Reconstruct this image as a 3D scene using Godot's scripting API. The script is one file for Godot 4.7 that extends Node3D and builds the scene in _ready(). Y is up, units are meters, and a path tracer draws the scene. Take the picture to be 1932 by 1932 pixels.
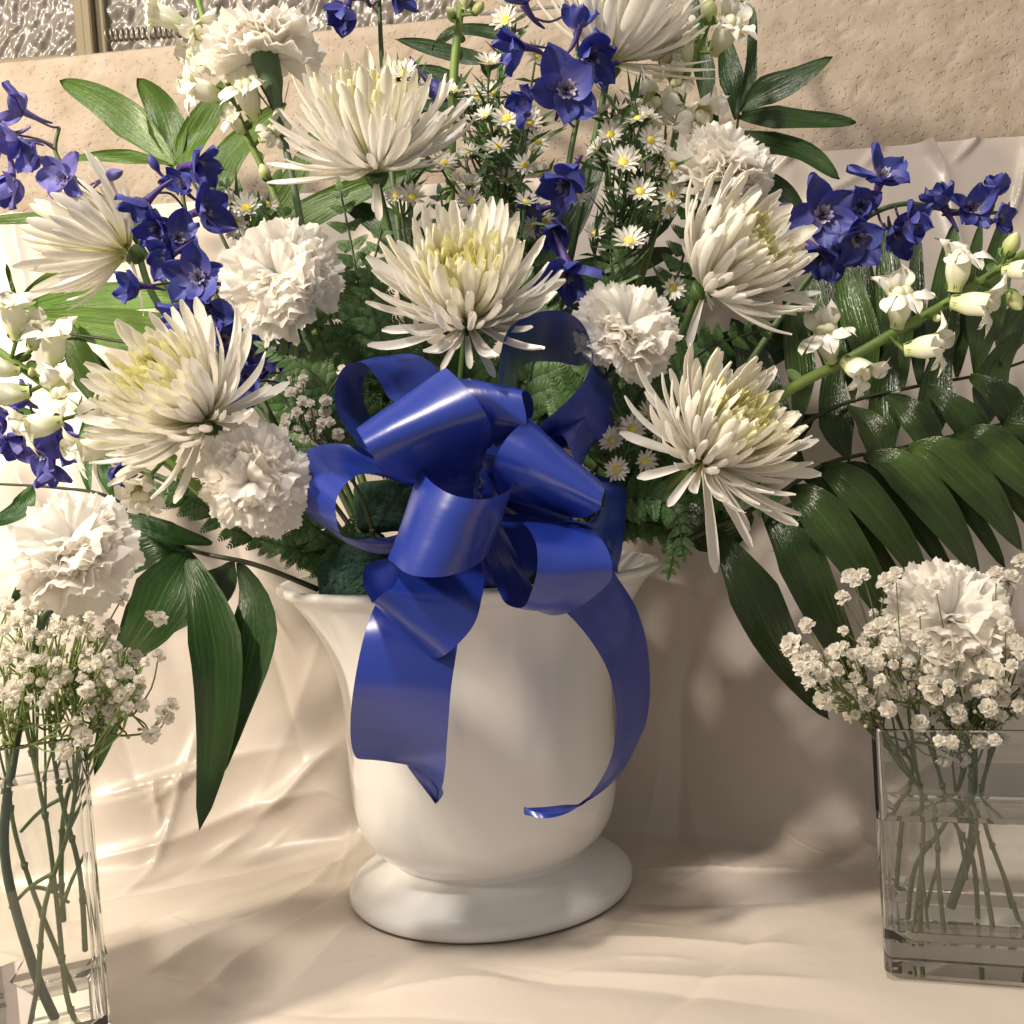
extends Node3D
# Funeral-style flower arrangement in a white urn with a blue bow, between two glass vases.
# The photograph was measured on a 1932 pixel grid; V(x, y, z) gives the point on the plane at depth z seen at that pixel.

const FOCAL := 2066.0
const EYE := Vector3(0.0285, 0.2571, 0.6655)
var eye_basis := Basis()
var rng := RandomNumberGenerator.new()
var taken := {}
var M := {}

# ---------------------------------------------------------------- mesh collecting
class MB:
	var v := PackedVector3Array()
	var n := PackedVector3Array()
	var uv := PackedVector2Array()
	var c := PackedColorArray()
	var ix := PackedInt32Array()

	# rows of equal length; cols is null, a Color, or an array of PackedColorArray
	func grid(rows: Array, cols = null, closed := false) -> void:
		var b := v.size()
		var nr := rows.size()
		var nc: int = rows[0].size()
		for i in nr:
			var r: PackedVector3Array = rows[i]
			for j in nc:
				v.append(r[j])
				n.append(Vector3.ZERO)
				uv.append(Vector2(float(j) / maxi(nc - 1, 1), float(i) / maxi(nr - 1, 1)))
				if cols == null: c.append(Color.WHITE)
				elif cols is Color: c.append(cols)
				else: c.append(cols[i][j])
		var last := nc if closed else nc - 1
		for i in nr - 1:
			for j in last:
				var k := (j + 1) % nc
				tri(b + i * nc + j, b + i * nc + k, b + (i + 1) * nc + k)
				tri(b + i * nc + j, b + (i + 1) * nc + k, b + (i + 1) * nc + j)
		for i in range(b, v.size()):
			n[i] = n[i].normalized() if n[i].length_squared() > 1e-20 else Vector3.UP

	func tri(p: int, q: int, r: int) -> void:
		ix.append(p); ix.append(q); ix.append(r)
		var f := (v[r] - v[p]).cross(v[q] - v[p])
		n[p] += f; n[q] += f; n[r] += f

	func flat(p: Vector3, q: Vector3, r: Vector3, col := Color.WHITE) -> void:
		var b := v.size()
		for t in [p, q, r]:
			v.append(t); n.append(Vector3.ZERO); uv.append(Vector2.ZERO); c.append(col)
		tri(b, b + 1, b + 2)
		for i in 3: n[b + i] = n[b + i].normalized() if n[b + i].length_squared() > 1e-24 else Vector3.UP

	func tube(pts: PackedVector3Array, r0: float, r1: float, sides := 6, col = Color.WHITE, cap := true) -> void:
		var rows := []
		var cols := []
		var last := pts.size() - 1
		var t0 := (pts[1] - pts[0]).normalized()
		var a := t0.cross(Vector3(0.3, 0.2, 0.93)).normalized()
		if a.length() < 0.1: a = t0.cross(Vector3.RIGHT).normalized()
		for i in last + 1:
			var t := (pts[mini(i + 1, last)] - pts[maxi(i - 1, 0)]).normalized()
			a = (a - t * a.dot(t)).normalized()
			var w := t.cross(a)
			var rad := lerpf(r0, r1, float(i) / last)
			if cap and i == 0:
				rows.append(ring(pts[i], a, w, rad * 0.02, sides))
				cols.append(fill(col, sides))
			rows.append(ring(pts[i], a, w, rad, sides))
			cols.append(fill(col, sides))
			if cap and i == last:
				rows.append(ring(pts[i] + t * rad * 0.4, a, w, rad * 0.02, sides))
				cols.append(fill(col, sides))
		grid(rows, cols, true)

	func ring(p: Vector3, a: Vector3, w: Vector3, r: float, sides: int) -> PackedVector3Array:
		var o := PackedVector3Array()
		for k in sides:
			var f := TAU * k / sides
			o.append(p + (a * cos(f) + w * sin(f)) * r)
		return o

	func fill(col, k: int) -> PackedColorArray:
		var o := PackedColorArray()
		o.resize(k)
		o.fill(col)
		return o

	# profile of (radius, height) turned round the y axis
	func lathe(prof: Array, sides := 64, col = null, origin := Vector3.ZERO) -> void:
		var rows := []
		for p in prof:
			var o := PackedVector3Array()
			for k in sides + 1:
				var f := TAU * k / sides
				o.append(origin + Vector3(p.x * cos(f), p.y, p.x * sin(f)))
			rows.append(o)
		grid(rows, col)

	func box(lo: Vector3, hi: Vector3, bev := 0.0, col = null) -> void:
		# a box whose vertical profile is chamfered at top and bottom and at its corners
		var lv := [[bev, 0.0], [0.0, bev], [0.0, -bev], [bev, 0.0]]
		var rows := []
		var ys := [lo.y, lo.y + bev, hi.y - bev, hi.y]
		var cen := (lo + hi) / 2.0
		rows.append(_loop(lo, hi, lo.y, (hi.x - lo.x) * 0.499, (hi.z - lo.z) * 0.499, 0.0))
		for i in 4:
			rows.append(_loop(lo, hi, ys[i], lv[i][0], lv[i][0], bev))
		rows.append(_loop(lo, hi, hi.y, (hi.x - lo.x) * 0.499, (hi.z - lo.z) * 0.499, 0.0))
		for i in rows.size() - 1:
			var p: PackedVector3Array = rows[i]
			var q: PackedVector3Array = rows[i + 1]
			for j in p.size():
				var k := (j + 1) % p.size()
				flat(p[j], p[k], q[k], Color.WHITE if col == null else col)
				flat(p[j], q[k], q[j], Color.WHITE if col == null else col)

	func _loop(lo: Vector3, hi: Vector3, y: float, ix_: float, iz_: float, ch: float) -> PackedVector3Array:
		var x0 := lo.x + ix_
		var x1 := hi.x - ix_
		var z0 := lo.z + iz_
		var z1 := hi.z - iz_
		return PackedVector3Array([Vector3(x0 + ch, y, z1), Vector3(x0, y, z1 - ch), Vector3(x0, y, z0 + ch), Vector3(x0 + ch, y, z0),
			Vector3(x1 - ch, y, z0), Vector3(x1, y, z0 + ch), Vector3(x1, y, z1 - ch), Vector3(x1 - ch, y, z1)])

	func done() -> ArrayMesh:
		var a := []
		a.resize(Mesh.ARRAY_MAX)
		a[Mesh.ARRAY_VERTEX] = v
		a[Mesh.ARRAY_NORMAL] = n
		a[Mesh.ARRAY_TEX_UV] = uv
		a[Mesh.ARRAY_COLOR] = c
		a[Mesh.ARRAY_INDEX] = ix
		var m := ArrayMesh.new()
		m.add_surface_from_arrays(Mesh.PRIMITIVE_TRIANGLES, a)
		return m

# ---------------------------------------------------------------- small helpers
func V(x: float, y: float, z: float) -> Vector3:
	var d := eye_basis * Vector3((x - 966.0) / FOCAL, -(y - 966.0) / FOCAL, -1.0)
	return EYE + d * ((z - EYE.z) / d.z)

func mm(z: float) -> float:          # metres that one pixel covers at depth z
	return (EYE.z - z) / FOCAL

func numbered(parent: Node, called: String) -> String:
	var key := "%d/%s" % [parent.get_instance_id(), called]
	var k: int = taken.get(key, 0)
	taken[key] = k + 1
	return called if k == 0 else "%s_%03d" % [called, k]

func tag(o: Node, label: String, category := "", group := "", kind := "") -> Node:
	if label: o.set_meta("label", label)
	if category: o.set_meta("category", category)
	if group: o.set_meta("group", group)
	if kind: o.set_meta("kind", kind)
	return o

func thing(called: String, label: String, category: String, at := Vector3.ZERO, group := "") -> Node3D:
	var o := Node3D.new()
	o.name = numbered(self, called)
	add_child(o, true)
	o.position = at
	tag(o, label, category, group)
	return o

func part(called: String, mesh: Mesh, mat: Material, parent: Node, xf := Transform3D()) -> MeshInstance3D:
	var o := MeshInstance3D.new()
	o.name = numbered(parent, called)
	o.mesh = mesh
	o.material_override = mat
	o.transform = xf
	parent.add_child(o, true)
	return o

func spline(p: Array, steps := 6) -> PackedVector3Array:
	var o := PackedVector3Array()
	for i in p.size() - 1:
		var a: Vector3 = p[maxi(i - 1, 0)]
		var b: Vector3 = p[i]
		var c: Vector3 = p[i + 1]
		var d: Vector3 = p[mini(i + 2, p.size() - 1)]
		for k in steps:
			o.append(b.cubic_interpolate(c, a, d, float(k) / steps))
	o.append(p[p.size() - 1])
	return o

func up_basis(axis: Vector3, turn := 0.0) -> Basis:
	var y := axis.normalized()
	var x := y.cross(Vector3(0.12, 0.31, -0.94)).normalized()
	var z := x.cross(y)
	return Basis(x, y, z) * Basis(Vector3.UP, turn)

func rr(a: float, b: float) -> float:
	return rng.randf_range(a, b)

func lin(r: float, g: float, b: float) -> Color:   # a linear colour as a material colour
	return Color(r, g, b).linear_to_srgb()

func mat(col: Color, rough: float, vertex := false) -> StandardMaterial3D:
	var m := StandardMaterial3D.new()
	m.albedo_color = col
	m.roughness = rough
	m.vertex_color_use_as_albedo = vertex
	return m

func noise_tex(freq: float, seed_: int, oct := 4, size := 512, kind := FastNoiseLite.TYPE_SIMPLEX_SMOOTH) -> NoiseTexture2D:
	var f := FastNoiseLite.new()
	f.noise_type = kind
	f.frequency = freq
	f.seed = seed_
	f.fractal_octaves = oct
	var t := NoiseTexture2D.new()
	t.width = size
	t.height = size
	t.seamless = true
	t.noise = f
	return t

# ---------------------------------------------------------------- materials
func leaf_image(relief: bool) -> ImageTexture:
	var w := 128
	var h := 512
	var im := Image.create(w, h, false, Image.FORMAT_RGB8)
	var f := FastNoiseLite.new()
	f.seed = 11
	f.frequency = 0.05
	var veins := []
	for i in w:
		var u := float(i) / (w - 1)
		var a := 0.0
		for k in 9:
			a += exp(-pow((u - (0.5 + (k - 4) * 0.115)) / (0.012 if k != 4 else 0.02), 2.0)) * (0.6 if k != 4 else 1.0)
		veins.append(a)
	for j in h:
		for i in w:
			var wob := f.get_noise_2d(i * 1.6, j * 0.12)
			var fine := f.get_noise_2d(i * 9.0, j * 0.25 + 300.0)
			if relief:
				var e := clampf(0.45 + 0.2 * float(veins[i]) + 0.22 * wob + 0.12 * fine + 0.12 * f.get_noise_2d(i * 0.9 + 70.0, j * 0.5) + 0.1 * f.get_noise_2d(i * 3.0, j * 1.1 + 90.0), 0.0, 1.0)
				im.set_pixel(i, j, Color(e, e, e))
			else:
				var e := clampf(0.86 + 0.08 * wob + 0.06 * fine + 0.08 * float(veins[i]), 0.3, 1.0)
				im.set_pixel(i, j, Color(e * 0.97, e, e * 0.92))
	return ImageTexture.create_from_image(im)

func petal_image() -> ImageTexture:
	var im := Image.create(64, 128, false, Image.FORMAT_RGB8)
	var f := FastNoiseLite.new()
	f.seed = 5
	f.frequency = 0.09
	for j in 128:
		for i in 64:
			var e := clampf(0.97 + 0.04 * f.get_noise_2d(i * 2.6, j * 0.2) + 0.025 * f.get_noise_2d(i * 0.5, j * 0.5), 0.0, 1.0)
			im.set_pixel(i, j, Color(e, e, e))
	return ImageTexture.create_from_image(im)

func make_materials() -> void:
	var pet := petal_image()
	var m := mat(Color.WHITE, 0.55, true)
	m.albedo_texture = pet
	m.backlight_enabled = true
	m.backlight = Color(0.75, 0.73, 0.68)
	M.petal = m
	m = mat(Color.WHITE, 0.7, true)
	m.backlight_enabled = true
	m.backlight = Color(1.0, 0.985, 0.95)
	M.carnation = m
	m = mat(Color.WHITE, 0.5, true)
	m.albedo_texture = pet
	m.backlight_enabled = true
	m.backlight = Color(0.35, 0.35, 0.6)
	M.blue = m
	m = m.duplicate()
	m.albedo_color = Color(1, 1, 1)
	m.albedo_texture = null
	m.detail_enabled = true
	m.detail_blend_mode = BaseMaterial3D.BLEND_MODE_MIX
	var pale := GradientTexture2D.new()
	pale.width = 8
	pale.height = 8
	var pg := Gradient.new()
	pg.set_color(0, Color(0.55, 0.55, 0.82))
	pg.set_color(1, Color(0.62, 0.55, 0.78))
	pale.gradient = pg
	m.detail_albedo = pale
	var half := Image.create(4, 4, false, Image.FORMAT_RGBA8)
	half.fill(Color(0.4, 0.4, 0.4, 0.4))
	m.detail_mask = ImageTexture.create_from_image(half)
	M.pale_blue = m
	m = mat(Color.WHITE, 0.5, true)
	m.backlight_enabled = true
	m.backlight = Color(0.5, 0.5, 0.4)
	M.snap = m
	M.green = mat(Color.WHITE, 0.5, true)
	var lr := leaf_image(true)
	var la := leaf_image(false)
	m = mat(Color.WHITE, 0.38, true)
	m.albedo_texture = la
	m.heightmap_enabled = true
	m.heightmap_texture = lr
	m.heightmap_scale = 0.05
	m.backlight_enabled = true
	m.backlight = Color(0.4, 0.5, 0.2)
	M.leaf = m
	m = m.duplicate()
	m.roughness = 0.25
	m.heightmap_scale = 0.075
	M.glossy_leaf = m
	m = mat(Color.WHITE, 0.5, true)
	m.backlight_enabled = true
	m.backlight = Color(0.3, 0.4, 0.2)
	M.fern = m
	m = mat(lin(0.012, 0.033, 0.27), 0.3)
	m.metallic_specular = 0.6
	m.heightmap_enabled = true
	m.heightmap_texture = noise_tex(0.02, 3, 3, 256)
	m.heightmap_scale = 0.006
	m.backlight_enabled = true
	m.backlight = Color(0.1, 0.1, 0.22)
	M.ribbon = m
	m = mat(lin(0.78, 0.775, 0.765), 0.24)
	m.clearcoat_enabled = true
	m.clearcoat = 0.5
	m.clearcoat_roughness = 0.12
	M.urn = m
	m = mat(lin(0.03, 0.075, 0.05), 0.95)
	m.heightmap_enabled = true
	m.heightmap_texture = noise_tex(0.06, 8, 4, 256)
	m.heightmap_scale = 0.12
	m.uv1_triplanar = true
	m.uv1_scale = Vector3(14, 14, 14)
	M.foam = m
	# satin plastic sheet
	m = mat(lin(0.6, 0.53, 0.465), 0.34)
	m.metallic_specular = 0.55
	m.heightmap_enabled = true
	m.heightmap_texture = noise_tex(0.006, 21, 5, 512)
	m.heightmap_scale = 0.08
	m.uv1_triplanar = true
	m.uv1_scale = Vector3(4.3, 4.3, 4.3)
	M.cloth = m
	# stucco
	m = mat(lin(0.47, 0.395, 0.325), 0.85)
	var st := noise_tex(0.03, 31, 3, 1024)
	var ramp := Gradient.new()
	ramp.set_color(0, Color(0.35, 0.33, 0.3))
	ramp.set_color(1, Color.WHITE)
	ramp.offsets = PackedFloat32Array([0.12, 0.5])
	m.heightmap_enabled = true
	ramp.set_color(0, Color.BLACK)
	ramp.offsets = PackedFloat32Array([0.12, 0.36])
	st.color_ramp = ramp
	m.heightmap_texture = st
	m.heightmap_scale = 0.07
	m.uv1_triplanar = true
	m.uv1_scale = Vector3(6, 6, 6)
	var stain := noise_tex(0.008, 77, 4, 512)
	var sr := Gradient.new()
	sr.set_color(0, Color(0.86, 0.84, 0.8))
	sr.set_color(1, Color.WHITE)
	stain.color_ramp = sr
	m.albedo_texture = stain
	M.stucco = m
	m = mat(lin(0.3, 0.23, 0.17), 0.65)
	m.albedo_texture = la
	m.heightmap_enabled = true
	m.heightmap_texture = lr
	m.heightmap_scale = 0.05
	M.wood = m
	m = mat(lin(0.16, 0.14, 0.12), 0.34)
	m.metallic_specular = 0.7
	M.pane = m
	m = mat(lin(0.28, 0.25, 0.22), 0.4)
	m.metallic = 0.8
	M.steel = m
	m = mat(Color(1, 1, 1, 0.0), 0.0)
	m.transparency = BaseMaterial3D.TRANSPARENCY_ALPHA
	m.refraction_enabled = true
	m.refraction_scale = 0.05
	M.glass = m
	m = mat(Color(1, 1, 1, 0.03), 0.0)
	m.transparency = BaseMaterial3D.TRANSPARENCY_ALPHA
	M.thin_glass = m
	m = mat(Color(0.99, 1.0, 0.98, 0.0), 0.0)
	m.transparency = BaseMaterial3D.TRANSPARENCY_ALPHA
	m.refraction_enabled = true
	m.refraction_scale = 0.033
	M.water = m
	M.paper = mat(lin(0.72, 0.66, 0.62), 0.8)
	M.ink = mat(lin(0.08, 0.07, 0.12), 0.8)
	m = mat(lin(0.02, 0.22, 0.13), 0.2)
	m.metallic = 0.7
	M.tinsel = m

# ---------------------------------------------------------------- chrysanthemums
var mum_meshes := []

# petal along +z, inner face up (+y), length 1, half width hw at its widest
func mum_petal(hw: float, curve: float, trough: float, side: float, tint: int) -> ArrayMesh:
	var rows := []
	var cols := []
	var nr := 13
	var p := Vector3.ZERO
	for i in nr:
		var t := float(i) / (nr - 1)
		var ang := curve * (t * t * 0.7 + t * 0.3)
		if i > 0: p += Vector3(side * t, sin(ang), cos(ang)) / (nr - 1)
		var w := hw * (0.45 + 0.55 * smoothstep(0.0, 0.7, t))
		if t > 0.82: w *= sqrt(maxf(0.0, 1.0 - pow((t - 0.82) / 0.18, 2.6)))
		w = maxf(w, hw * 0.3)
		var r := PackedVector3Array()
		var cr := PackedColorArray()
		for j in 5:
			var a := (j - 2) / 2.0
			var lift := trough * hw * a * a * (1.0 - 0.5 * t)
			r.append(p + Vector3(a * w * (1.0 - 0.25 * trough * absf(a)), lift * cos(ang) + hw * 0.18 * (1.0 - absf(a)) * smoothstep(0.75, 1.0, t), -lift * sin(ang)))
			var base := Color(0.74, 0.73, 0.3) if tint == 0 else Color(0.78, 0.76, 0.22) if tint == 1 else Color(0.75, 0.77, 0.2)
			var tip := Color(0.955, 0.94, 0.9) if tint == 0 else Color(0.955, 0.935, 0.82) if tint == 1 else Color(0.95, 0.935, 0.6)
			cr.append(base.lerp(tip, smoothstep(-0.05, [0.32, 0.62, 0.95][tint], t)) * (0.97 if j == 2 else 1.0))
		rows.append(r)
		cols.append(cr)
	var b := MB.new()
	b.grid(rows, cols)
	return b.done()

func make_mum_meshes() -> void:
	rng.seed = 41
	for kind in 4:
		var list := []
		for k in 5:
			match kind:
				0: list.append(mum_petal(rr(0.06, 0.073), rr(0.35, 0.95), rr(0.5, 0.9), rr(-0.1, 0.1), 0))
				1: list.append(mum_petal(rr(0.065, 0.08), rr(0.35, 0.75), rr(0.6, 1.1), rr(-0.08, 0.08), 1))
				2: list.append(mum_petal(rr(0.08, 0.1), rr(0.1, 0.6), rr(0.9, 1.4), rr(-0.08, 0.08), 2))
				3: list.append(mum_petal(rr(0.07, 0.095), rr(-0.3, 0.25), rr(0.4, 0.7), rr(-0.06, 0.06), 0))
		mum_meshes.append(list)

func calyx_mesh(r: float, h: float) -> ArrayMesh:
	var b := MB.new()
	b.lathe([Vector2(0.0005, -h), Vector2(r * 0.4, -h), Vector2(r * 0.75, -h * 0.6), Vector2(r, -h * 0.1), Vector2(r * 0.92, h * 0.12), Vector2(0.0005, h * 0.15)], 14, Color(0.06, 0.11, 0.03))
	return b.done()

# extra: loose petals as [image direction x, y, towards camera, length in pixels]
func mum(label: String, bx: float, by: float, z: float, axis: Vector3, reach: float, seed_: int, stem: Array, extra := [], count := 215, spread := 0.0) -> void:
	rng.seed = seed_
	var at := V(bx, by, z)
	var t := thing("chrysanthemum", label, "flower", at, "white chrysanthemums in the urn")
	var hb := up_basis(axis, rr(0.0, TAU))
	for i in count:
		var f := float(i) / (count - 1)
		var e := deg_to_rad(lerpf(-2.0 + spread, 58.0, f / 0.55) if f < 0.55 else lerpf(54.0, 88.0, (f - 0.55) / 0.45)) + rr(-0.13, 0.13)
		var L := reach * (rr(0.62, 1.06) if f < 0.55 else lerpf(0.88, 0.56, (f - 0.55) / 0.45) * rr(0.9, 1.06))
		var kind := 0 if f < 0.4 else 1 if f < 0.66 else 2
		var k := i * 2.39996 + rr(-0.14, 0.14)
		var pb := hb * Basis(Vector3.UP, k) * Basis(Vector3.RIGHT, -e) * Basis(Vector3.BACK, rr(-0.25, 0.25))
		var from := hb * (Basis(Vector3.UP, k) * Vector3(0, 0.003 + 0.004 * f, reach * 0.09 * (1.0 - f) + 0.001))
		part("petal", mum_meshes[kind][rng.randi() % 5], M.petal, t, Transform3D(pb.scaled_local(Vector3(L * rr(0.9, 1.12), L, L)), from))
	for x in extra:
		var d := Vector3(x[0], x[1], x[2]).normalized()
		var L: float = x[3] * mm(z)
		var out := hb.y if absf(d.dot(hb.y)) < 0.95 else Vector3.BACK
		var y := (out - d * d.dot(out)).normalized()
		part("petal", mum_meshes[3][rng.randi() % 5], M.petal, t, Transform3D(Basis(y.cross(d), y, d).scaled_local(Vector3(L, L, L)), d * 0.002))
	part("calyx", calyx_mesh(reach * 0.12, reach * 0.13), M.green, t, Transform3D(hb, -hb.y * 0.001))
	add_stem(t, stem, at, at - hb.y * reach * 0.1, 0.0024, Color(0.07, 0.13, 0.035))

func add_stem(t: Node3D, stem: Array, at: Vector3, top: Vector3, r: float, col: Color, called := "stem") -> void:
	var pts: Array = [top - at]
	for s in stem: pts.append(V(s[0], s[1], s[2]) - at)
	if pts.size() < 2: return
	var b := MB.new()
	b.tube(spline(pts, 7), r * 0.85, r, 8, col)
	part(called, b.done(), M.green, t)

# ---------------------------------------------------------------- carnations
var carn_meshes := []

func carnation_petal(rec: float) -> ArrayMesh:
	var rows := []
	var cols := []
	var nr := 8
	var nc := 31
	var half := rr(0.5, 0.72)
	var f1 := rr(3.5, 6.5)
	var f2 := rr(11.0, 17.0)
	var p1 := rr(0, TAU)
	var p2 := rr(0, TAU)
	var zig := PackedFloat32Array()
	for j in nc: zig.append((rr(0.0, 0.03) if j % 2 == 0 else rr(-0.035, 0.0)) + 0.045 * sin(j * 0.62 + p1))
	var py := 0.0
	var pz := 0.0
	for i in nr:
		var t := float(i) / (nr - 1)
		if i > 0:
			py -= sin(rec * t * t) / (nr - 1)
			pz += cos(rec * t * t) / (nr - 1)
		var r := PackedVector3Array()
		var cr := PackedColorArray()
		for j in nc:
			var u := (j - (nc - 1) / 2.0) / ((nc - 1) / 2.0)
			var rad := t * (1.0 - 0.1 * u * u + zig[j] * smoothstep(0.72, 1.0, t))
			var a := u * half * (0.35 + 0.65 * smoothstep(0.1, 0.7, t))
			var y := t * t * (0.11 * sin(f1 * u + p1) + 0.036 * t * t * sin(f2 * u + p2)) * (1.0 + 0.3 * u * u) + 0.1 * absf(u) * t
			r.append(Vector3(rad * sin(a), y * cos(rec * t * t) + py, pz * rad / maxf(t, 0.01) * cos(a) + y * sin(rec * t * t)))
			cr.append(Color(0.93, 0.915, 0.8).lerp(Color(0.955, 0.945, 0.925), smoothstep(0.05, 0.42, t)))
		rows.append(r)
		cols.append(cr)
	var b := MB.new()
	b.grid(rows, cols)
	return b.done()

func carnation(label: String, cx: float, cy: float, z: float, axis: Vector3, rad_px: float, seed_: int, stem: Array, group := "white carnations in the urn", flat_ := 0.0, count := 66) -> void:
	rng.seed = seed_
	var R := rad_px * mm(z)
	var ax := axis.normalized()
	var at := V(cx, cy, z) - ax * R * 0.42
	var t := thing("carnation", label, "flower", at, group)
	var hb := up_basis(axis, rr(0, TAU))
	for i in count:
		var f := float(i) / (count - 1)
		var e := deg_to_rad(lerpf(-16.0, 88.0 - flat_, pow(f, 0.66)) + rr(-8, 8))
		var L := R * lerpf(1.02, 0.95 - flat_ * 0.008, f) * rr(0.82, 1.07)
		var k := i * 2.39996 + rr(-0.25, 0.25)
		var pb := hb * Basis(Vector3.UP, k) * Basis(Vector3.RIGHT, -e) * Basis(Vector3.BACK, rr(-0.75, 0.75))
		part("petal", carn_meshes[(0 if f < 0.25 else 5 if f < 0.55 else 10) + rng.randi() % 5], M.carnation, t, Transform3D(pb.scaled_local(Vector3(L, L, L)), hb * Vector3(rr(-1, 1) * 0.003, 0.002, rr(-1, 1) * 0.003)))
	var b := MB.new()
	var g := Color(0.085, 0.145, 0.07)
	b.lathe([Vector2(0.0005, -0.03), Vector2(0.004, -0.029), Vector2(0.0052, -0.022), Vector2(0.0078, -0.014), Vector2(0.0085, -0.002), Vector2(0.0096, 0.005), Vector2(0.007, 0.004), Vector2(0.0005, 0.0)], 14, g)
	for k in 4:
		var d := Vector3(cos(k * 1.57), 0, sin(k * 1.57))
		var s := Vector3.UP.cross(d) * 0.0025
		b.grid([PackedVector3Array([d * 0.004 - s + Vector3.UP * -0.03, d * 0.004 + s + Vector3.UP * -0.03]), PackedVector3Array([d * 0.0095 - s + Vector3.UP * -0.019, d * 0.0095 + s + Vector3.UP * -0.019]), PackedVector3Array([d * 0.0125 + Vector3.UP * -0.012, d * 0.0126 + Vector3.UP * -0.012])], g * 1.25)
	part("calyx", b.done(), M.green, t, Transform3D(hb.scaled_local(Vector3.ONE * R / 0.04), Vector3.ZERO))
	add_stem(t, stem, at, at - ax * R * 0.85, 0.0023, Color(0.075, 0.12, 0.065))

# ---------------------------------------------------------------- delphiniums
var sepals := []
var blue_core: ArrayMesh
var blue_bud: ArrayMesh

func sepal_mesh() -> ArrayMesh:
	var rows := []
	var cols := []
	var cup := rr(0.15, 0.5)
	var w0 := rr(0.32, 0.46)
	var tone := rr(0.0, 1.0)
	var ph := rr(0, TAU)
	for i in 8:
		var t := i / 7.0
		var w := w0 * pow(sin(PI * clampf(0.12 + 0.86 * pow(t, 0.8), 0.0, 1.0)), 0.62)
		if i == 7: w = w0 * 0.12
		var r := PackedVector3Array()
		var cr := PackedColorArray()
		for j in 7:
			var a := (j - 3) / 3.0
			r.append(Vector3(a * w, cup * t * t * 0.7 + 0.16 * a * a * w / w0 + t * (0.09 * sin(a * 4.0 + ph) + 0.05 * sin(a * 7.0 + t * 6.0 + ph * 2.0)), t * (1.0 - 0.06 * absf(a)) - 0.1 * cup * t * t))
			var c := Color(0.20, 0.20, 0.46).lerp(Color(0.036, 0.062, 0.34).lerp(Color(0.085, 0.12, 0.44), tone), smoothstep(0.0, 0.5, t))
			c = c.lerp(Color(0.085, 0.06, 0.32), 0.3 * absf(sin(ph + t * 2.0)) + 0.15 * absf(sin(a * 6.0)))
			if j == 3: c = c * 0.75
			cr.append(c)
		rows.append(r)
		cols.append(cr)
	var b := MB.new()
	b.grid(rows, cols)
	return b.done()

func make_blue_meshes() -> void:
	rng.seed = 77
	for i in 10: sepals.append(sepal_mesh())
	# centre: a pale crinkled bee, stamens, and the spur behind
	var b := MB.new()
	for k in 5:
		var d := Vector3(cos(k * TAU / 5.0), 0, sin(k * TAU / 5.0))
		var s := Vector3.UP.cross(d) * 0.11
		var c0 := Color(0.3, 0.28, 0.45) if k % 2 else Color(0.55, 0.52, 0.6)
		b.grid([PackedVector3Array([d * 0.04 - s * 0.4, d * 0.05, d * 0.04 + s * 0.4]), PackedVector3Array([d * 0.17 - s + Vector3.UP * 0.16, d * 0.13 + Vector3.UP * 0.14, d * 0.17 + s + Vector3.UP * 0.16]), PackedVector3Array([d * 0.24 - s * 0.7 + Vector3.UP * 0.3, d * 0.19 + Vector3.UP * 0.24, d * 0.24 + s * 0.5 + Vector3.UP * 0.26])], c0)
	for k in 7:
		var d := Vector3(cos(k * 2.4), 0, sin(k * 2.4)) * 0.06
		b.tube(PackedVector3Array([d * 0.3, d + Vector3.UP * 0.18, d * 1.6 + Vector3.UP * 0.27]), 0.012, 0.02, 4, Color(0.12, 0.1, 0.14))
	b.tube(spline([Vector3(0, 0.04, 0), Vector3(0, -0.18, 0.05), Vector3(0, -0.55, 0.22), Vector3(0, -0.85, 0.5)], 4), 0.16, 0.035, 7, Color(0.09, 0.05, 0.24))
	blue_core = b.done()
	b = MB.new()
	var rows := []
	for i in 8:
		var t := i / 7.0
		var r := 0.26 * pow(sin(PI * clampf(0.04 + t * 0.93, 0, 1)), 0.8)
		var o := PackedVector3Array()
		for k in 10:
			var f := TAU * k / 10.0
			o.append(Vector3(cos(f) * r * (1.0 + 0.15 * cos(f * 5.0)), t * 1.0, sin(f) * r))
		rows.append(o)
	b.grid(rows, Color(0.07, 0.06, 0.3), true)
	b.tube(spline([Vector3(0, 0.15, 0), Vector3(0, -0.2, 0.05), Vector3(0, -0.75, 0.35)], 4), 0.13, 0.03, 7, Color(0.09, 0.05, 0.24))
	blue_bud = b.done()

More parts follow.
